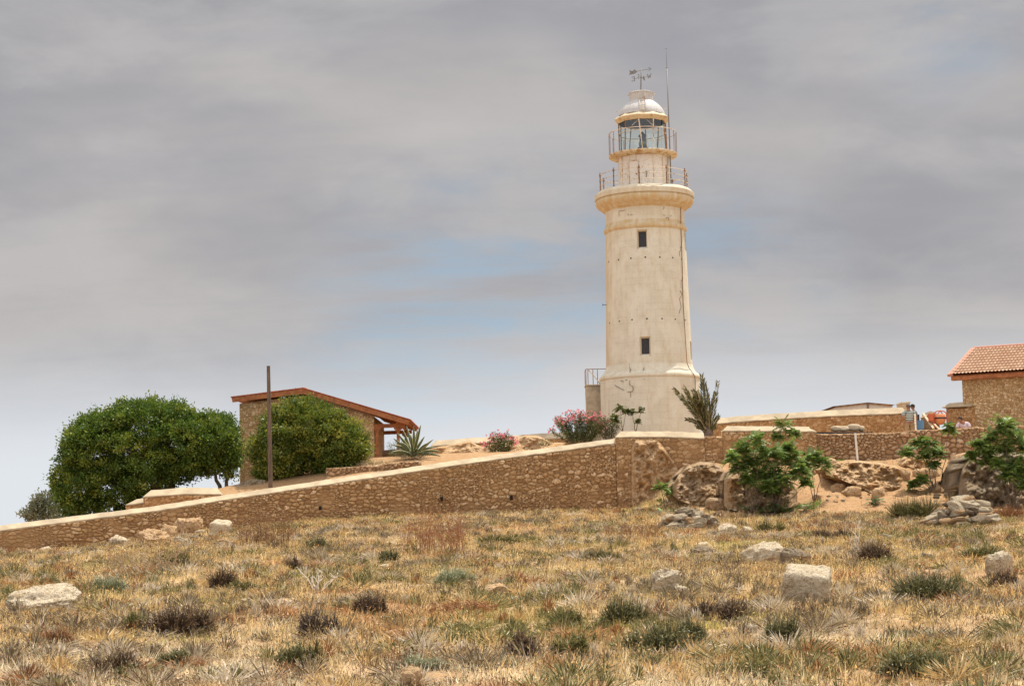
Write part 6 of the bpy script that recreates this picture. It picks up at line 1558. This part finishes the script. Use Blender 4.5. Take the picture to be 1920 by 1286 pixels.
# ================================================================== PEOPLE
SKIN = m_plain('sunburnt_skin', (0.36, 0.17, 0.10), 0.55, 0, 0.15); HAIR_D = m_plain('dark_hair', (0.03, 0.022, 0.018), 0.7); HAIR_G = m_plain('greying_hair', (0.16, 0.13, 0.11), 0.8, 0, .5, 20)
KHAKI = m_plain('khaki_cloth', (0.42, 0.29, 0.16), 0.9, 0, 0.25, 5); PINKISH = m_plain('pale_lilac_cotton', (0.66, 0.55, 0.60), 0.9, 0, 0.12, 6); GREYC = m_plain('grey_cloth', (0.22, 0.22, 0.24), 0.9); SHOE = m_plain('brown_leather', (0.09, 0.055, 0.035), 0.6); CAPM = m_plain('white_cap', (0.75, 0.73, 0.68), 0.8)
def m_stripes():
    k = NT('striped_polo'); g = k.coord(); sp = k.n('SeparateXYZ'); k.L.new(g, sp.inputs[0]); f = k.math('FRACT', k.math('MULTIPLY', sp.outputs[2], 12.0)); s = k.rng(f, .50, .56); s2 = k.math('LESS_THAN', k.math('FRACT', k.math('MULTIPLY', sp.outputs[2], 5.0)), .25)
    c = k.mix(s, (0.60, 0.62, 0.56), (0.05, 0.08, 0.08)); k.pbr(k.mix(k.math('MULTIPLY', s2, .5), c, (.20, .27, .25)), .9); return k.m
STRIPE = m_stripes()
def skin(name, J, E, parent, mat, M, root=0, sub=2):
    """J: {key: (pos, radius or (rx, ry))}; chains of edges grown into one surface; M places it in the world"""
    keys = list(J); me = bpy.data.meshes.new(name); me.from_pydata([J[k][0] for k in keys], [(keys.index(a), keys.index(b)) for a, b in E], [])
    o = bpy.data.objects.new(name, me); COL.objects.link(o); md = o.modifiers.new('skin', 'SKIN'); md.use_smooth_shade = True
    sv = me.skin_vertices[0].data
    for i, k in enumerate(keys):
        r = J[k][1]; sv[i].radius = (r, r) if not hasattr(r, '__len__') else r; sv[i].use_root = (i == root)
    if sub: s = o.modifiers.new('sub', 'SUBSURF'); s.levels = sub; s.render_levels = sub
    dg = bpy.context.evaluated_depsgraph_get(); dg.update(); ev = o.evaluated_get(dg); me2 = bpy.data.meshes.new_from_object(ev)
    bpy.data.objects.remove(o); V = np.array([M @ v.co for v in me2.vertices]); me2.name = name
    me2.materials.clear(); r = link_mesh(name, me2, V, mat, parent, True); return r
def add_fingers(J, E, wrist, hand, dirv, side, key):
    """five fingers rooted in the palm"""
    d = Vector(dirv).normalized(); s = Vector(side).normalized(); pal = Vector(hand)
    for i, (off, L) in enumerate(((-.030, .070), (-.010, .080), (.011, .075), (.031, .060))):
        a = pal + s * off + d * .045; b_ = a + d * L * .55; c = b_ + d * L * .4 + d.cross(s) * .018
        J[f'{key}f{i}a'] = (a[:], .010); J[f'{key}f{i}b'] = (b_[:], .009); J[f'{key}f{i}c'] = (c[:], .007); E += [(key, f'{key}f{i}a'), (f'{key}f{i}a', f'{key}f{i}b'), (f'{key}f{i}b', f'{key}f{i}c')]
    a = pal - s * .042 + d * .0; b_ = a - s * .022 + d * .04; J[f'{key}ta'] = (a[:], .012); J[f'{key}tb'] = (b_[:], .009); E += [(key, f'{key}ta'), (f'{key}ta', f'{key}tb')]
def head_mesh(T, c, yaw, pitch, M3, mat=SKIN):
    """head with brow, nose, ears and eyes; faces local -Y before yaw"""
    Rr = Matrix.Rotation(yaw, 3, 'Z') @ Matrix.Rotation(pitch, 3, 'X'); c = Vector(c); m = MB()
    m.sphere(c, .1, 20, 14, (.78, .95, 1.18), Rr)
    q = lambda x, y, z: c + Rr @ Vector((x, y, z))
    m.sphere(q(0, -.035, -.060), .062, 14, 10, (.88, .9, .85), Rr).sphere(q(0, -.100, -.015), .017, 8, 6, (.8, 1.1, 1.5), Rr)
    for s in (-1, 1): m.sphere(q(.079 * s, .005, -.01), .024, 8, 6, (.35, .75, 1.2), Rr)
    m.sphere(q(0, -.087, -.062), .020, 8, 6, (1.2, .4, .35), Rr)
    V = [M3 @ Vector(v) for v in m.v]; m.v = [tuple(v) for v in V]; o = m.build('head', mat, T, smooth=True)
    for s in (-1, 1):
        e_ = MB().sphere(q(.032 * s, -.088, .012), .010, 8, 6, (1, .6, .8), Rr); e_.v = [tuple(M3 @ Vector(v)) for v in e_.v]; e_.build('eye', BLACK_IRON, o, smooth=True)
    return Rr
def hair_mesh(T, c, Rr, M3, mat, cap=False):
    m = MB(); c = Vector(c); m.sphere(c + Rr @ Vector((0, .014, .022)), .104, 18, 12, (.82, .95, 1.08), Rr)
    keep = [f for f in m.f if all((Rr.inverted() @ (Vector(m.v[i]) - c)).z > -.035 - .05 * max(0, (Rr.inverted() @ (Vector(m.v[i]) - c)).y * 10) + (.05 if (Rr.inverted() @ (Vector(m.v[i]) - c)).y < -.055 else 0) for i in f)]
    m.f = keep; m.v = [tuple(M3 @ Vector(v)) for v in m.v]; return m.build('cap' if cap else 'hair', mat, T, smooth=True)
def standing(label, P, yaw, shirt, trousers, hair, arm_r=None, cap=False, h=1.0, head_yaw=0, head_pitch=0, arm_l=None):
    M = Matrix.Translation(P) @ Matrix.Rotation(yaw, 4, 'Z') @ Matrix.Diagonal((h * 1.16, h * 1.12, h, 1)); T = empty('person', tuple(P), label, 'person')
    J = {'pel': ((0, 0, .93), (.15, .105)), 'wst': ((0, 0, 1.08), (.14, .10)), 'cst': ((0, .01, 1.30), (.165, .11)), 'nkb': ((0, .015, 1.45), (.075, .07)), 'nck': ((0, 0, 1.54), .052), 'hd': ((0, -.01, 1.60), .055)}
    E = [('pel', 'wst'), ('wst', 'cst'), ('cst', 'nkb'), ('nkb', 'nck'), ('nck', 'hd')]
    arms = {-1: arm_l or ((-.20, .0, 1.40), (-.29, .02, 1.13), (-.31, -.06, .87), (-.31, -.09, .79)), 1: arm_r or ((.20, .0, 1.40), (.30, .02, 1.14), (.34, -.10, .92), (.35, -.15, .85))}
    for s, (sh_, el, wr, hd_) in arms.items():
        k = 'l' if s < 0 else 'r'; J[k + 's'] = (sh_, .062); J[k + 'e'] = (el, .042); J[k + 'w'] = (wr, .028); J[k + 'h'] = (hd_, (.038, .02)); E += [('nkb', k + 's'), (k + 's', k + 'e'), (k + 'e', k + 'w'), (k + 'w', k + 'h')]
        add_fingers(J, E, wr, hd_, Vector(hd_) - Vector(wr), (0, 1, 0), k + 'h')
    for s in (-1, 1):
        k = 'L' if s < 0 else 'R'; J[k + 'h'] = ((.095 * s, 0, .86), .095); J[k + 'k'] = ((.11 * s, -.02, .48), .06); J[k + 'a'] = ((.12 * s, .02, .08), .038); J[k + 't'] = ((.13 * s, -.14, .03), .035)
        E += [('pel', k + 'h'), (k + 'h', k + 'k'), (k + 'k', k + 'a'), (k + 'a', k + 't')]
    skin('body', J, E, T, SKIN, M)
    JS = {'a': ((0, 0, .90), (.175, .13)), 'b': ((0, 0, 1.08), (.168, .125)), 'c': ((0, .01, 1.30), (.19, .135)), 'd': ((0, .015, 1.445), (.11, .09))}; ES = [('a', 'b'), ('b', 'c'), ('c', 'd')]
    for s in (-1, 1):
        sh_, el = Vector(arms[s][0]), Vector(arms[s][1]); JS[f's{s}'] = (sh_[:], .082); JS[f'e{s}'] = (sh_.lerp(el, .72)[:], .070); ES += [('d', f's{s}'), (f's{s}', f'e{s}')]
    skin('shirt', JS, ES, T, shirt, M)
    JT = {'p': ((0, 0, .96), (.165, .12))}; ET = []
    for s in (-1, 1): JT[f'h{s}'] = ((.10 * s, 0, .84), .112); JT[f'k{s}'] = ((.112 * s, -.02, .48), .088); JT[f'b{s}'] = ((.12 * s, .01, .12), .078); ET += [('p', f'h{s}'), (f'h{s}', f'k{s}'), (f'k{s}', f'b{s}')]
    skin('trousers', JT, ET, T, trousers, M)
    for s in (-1, 1):
        m = MB().sphere((.125 * s, -.05, .05), .1, 14, 8, (.50, 1.45, .50)); m.v = [tuple(M @ Vector(v)) for v in m.v]; m.build('shoe', SHOE, T, smooth=True)
    Rr = head_mesh(T, (0, -.015, 1.66), head_yaw, head_pitch, M); hair_mesh(T, (0, -.015, 1.66), Rr, M, hair, cap)
    return T
def zt(P): return float(terrace_z(P.x, P.y))
P = at(1705, 800, 83.0); P.z = zt(P); hgt = (at(1704, 757.5, 83.0).z - P.z) / 1.78
standing('standing worker seen from behind in a grey striped polo shirt and khaki trousers', P, R(180) + .25, STRIPE, KHAKI, HAIR_G, h=hgt, head_yaw=.2, head_pitch=.25)
hair_ = None
P = at(1713.5, 800, 85.2); P.z = zt(P); hgt2 = (at(1714, 757.5, 85.2).z - P.z) / 1.78
standing('dark-haired worker mostly hidden behind the one in the striped shirt', P, R(180) + .9, GREYC, GREYC, HAIR_D, h=hgt2, head_yaw=-.3, head_pitch=.3)
def crouching():
    P = at(1809, 800, 82.6); P.z = zt(P); topz = at(1803, 782.5, 82.6).z; s = (topz - P.z) / 0.98; yaw = R(-20); M = Matrix.Translation(P) @ Matrix.Rotation(yaw, 4, 'Z') @ Matrix.Scale(s, 4)
    T = empty('person', tuple(P), 'dark-haired worker crouching in a pale lilac t-shirt behind the dry stone wall', 'person')
    J = {'pel': ((.05, .10, .30), (.16, .12)), 'cst': ((.0, .0, .60), (.17, .12)), 'nkb': ((-.06, -.09, .74), (.08, .07)), 'nck': ((-.10, -.13, .80), .05), 'hd': ((-.13, -.16, .84), .05)}; E = [('pel', 'cst'), ('cst', 'nkb'), ('nkb', 'nck'), ('nck', 'hd')]
    for k, sx in (('l', -1), ('r', 1)):
        sh_ = Vector((-.05 + .20 * sx, -.04, .71)); el = sh_ + Vector((.10 * sx, -.10, -.25)); wr = el + Vector((-.04 * sx, -.18, -.14)); hd_ = wr + Vector((0, -.06, -.05))
        J[k + 's'] = (sh_[:], .06); J[k + 'e'] = (el[:], .042); J[k + 'w'] = (wr[:], .028); J[k + 'h'] = (hd_[:], (.038, .02)); E += [('nkb', k + 's'), (k + 's', k + 'e'), (k + 'e', k + 'w'), (k + 'w', k + 'h')]; add_fingers(J, E, wr, hd_, hd_ - wr, (1, 0, 0), k + 'h')
        J[k + 'H'] = ((.05 + .10 * sx, .08, .26), .095); J[k + 'k'] = ((.05 + .17 * sx, -.28, .42), .062); J[k + 'a'] = ((.05 + .14 * sx, -.10, .07), .04); J[k + 't'] = ((.05 + .15 * sx, -.24, .03), .035)
        E += [('pel', k + 'H'), (k + 'H', k + 'k'), (k + 'k', k + 'a'), (k + 'a', k + 't')]
    skin('body', J, E, T, SKIN, M)
    JS = {'a': ((.05, .10, .28), (.18, .14)), 'b': ((.02, .04, .46), (.18, .135)), 'c': ((.0, .0, .60), (.195, .14)), 'd': ((-.06, -.08, .73), (.11, .09))}; ES = [('a', 'b'), ('b', 'c'), ('c', 'd')]
    for sx in (-1, 1): JS[f's{sx}'] = ((-.05 + .20 * sx, -.04, .71), .082); JS[f'e{sx}'] = ((-.05 + .275 * sx, -.11, .54), .072); ES += [('d', f's{sx}'), (f's{sx}', f'e{sx}')]
    skin('shirt', JS, ES, T, PINKISH, M)
    JT = {'p': ((.05, .10, .29), (.165, .13))}; ET = []
    for sx in (-1, 1): JT[f'h{sx}'] = ((.05 + .10 * sx, .07, .26), .11); JT[f'k{sx}'] = ((.05 + .17 * sx, -.28, .42), .082); JT[f'a{sx}'] = ((.05 + .14 * sx, -.11, .12), .07); ET += [('p', f'h{sx}'), (f'h{sx}', f'k{sx}'), (f'k{sx}', f'a{sx}')]
    skin('trousers', JT, ET, T, GREYC, M)
    for sx in (-1, 1):
        m = MB().sphere((.05 + .145 * sx, -.16, .05), .1, 14, 8, (.50, 1.45, .50)); m.v = [tuple(M @ Vector(v)) for v in m.v]; m.build('shoe', SHOE, T, smooth=True)
    c = (-.15, -.17, .88); Rr = head_mesh(T, c, -.35, .45, M); hair_mesh(T, c, Rr, M, HAIR_D)
crouching()
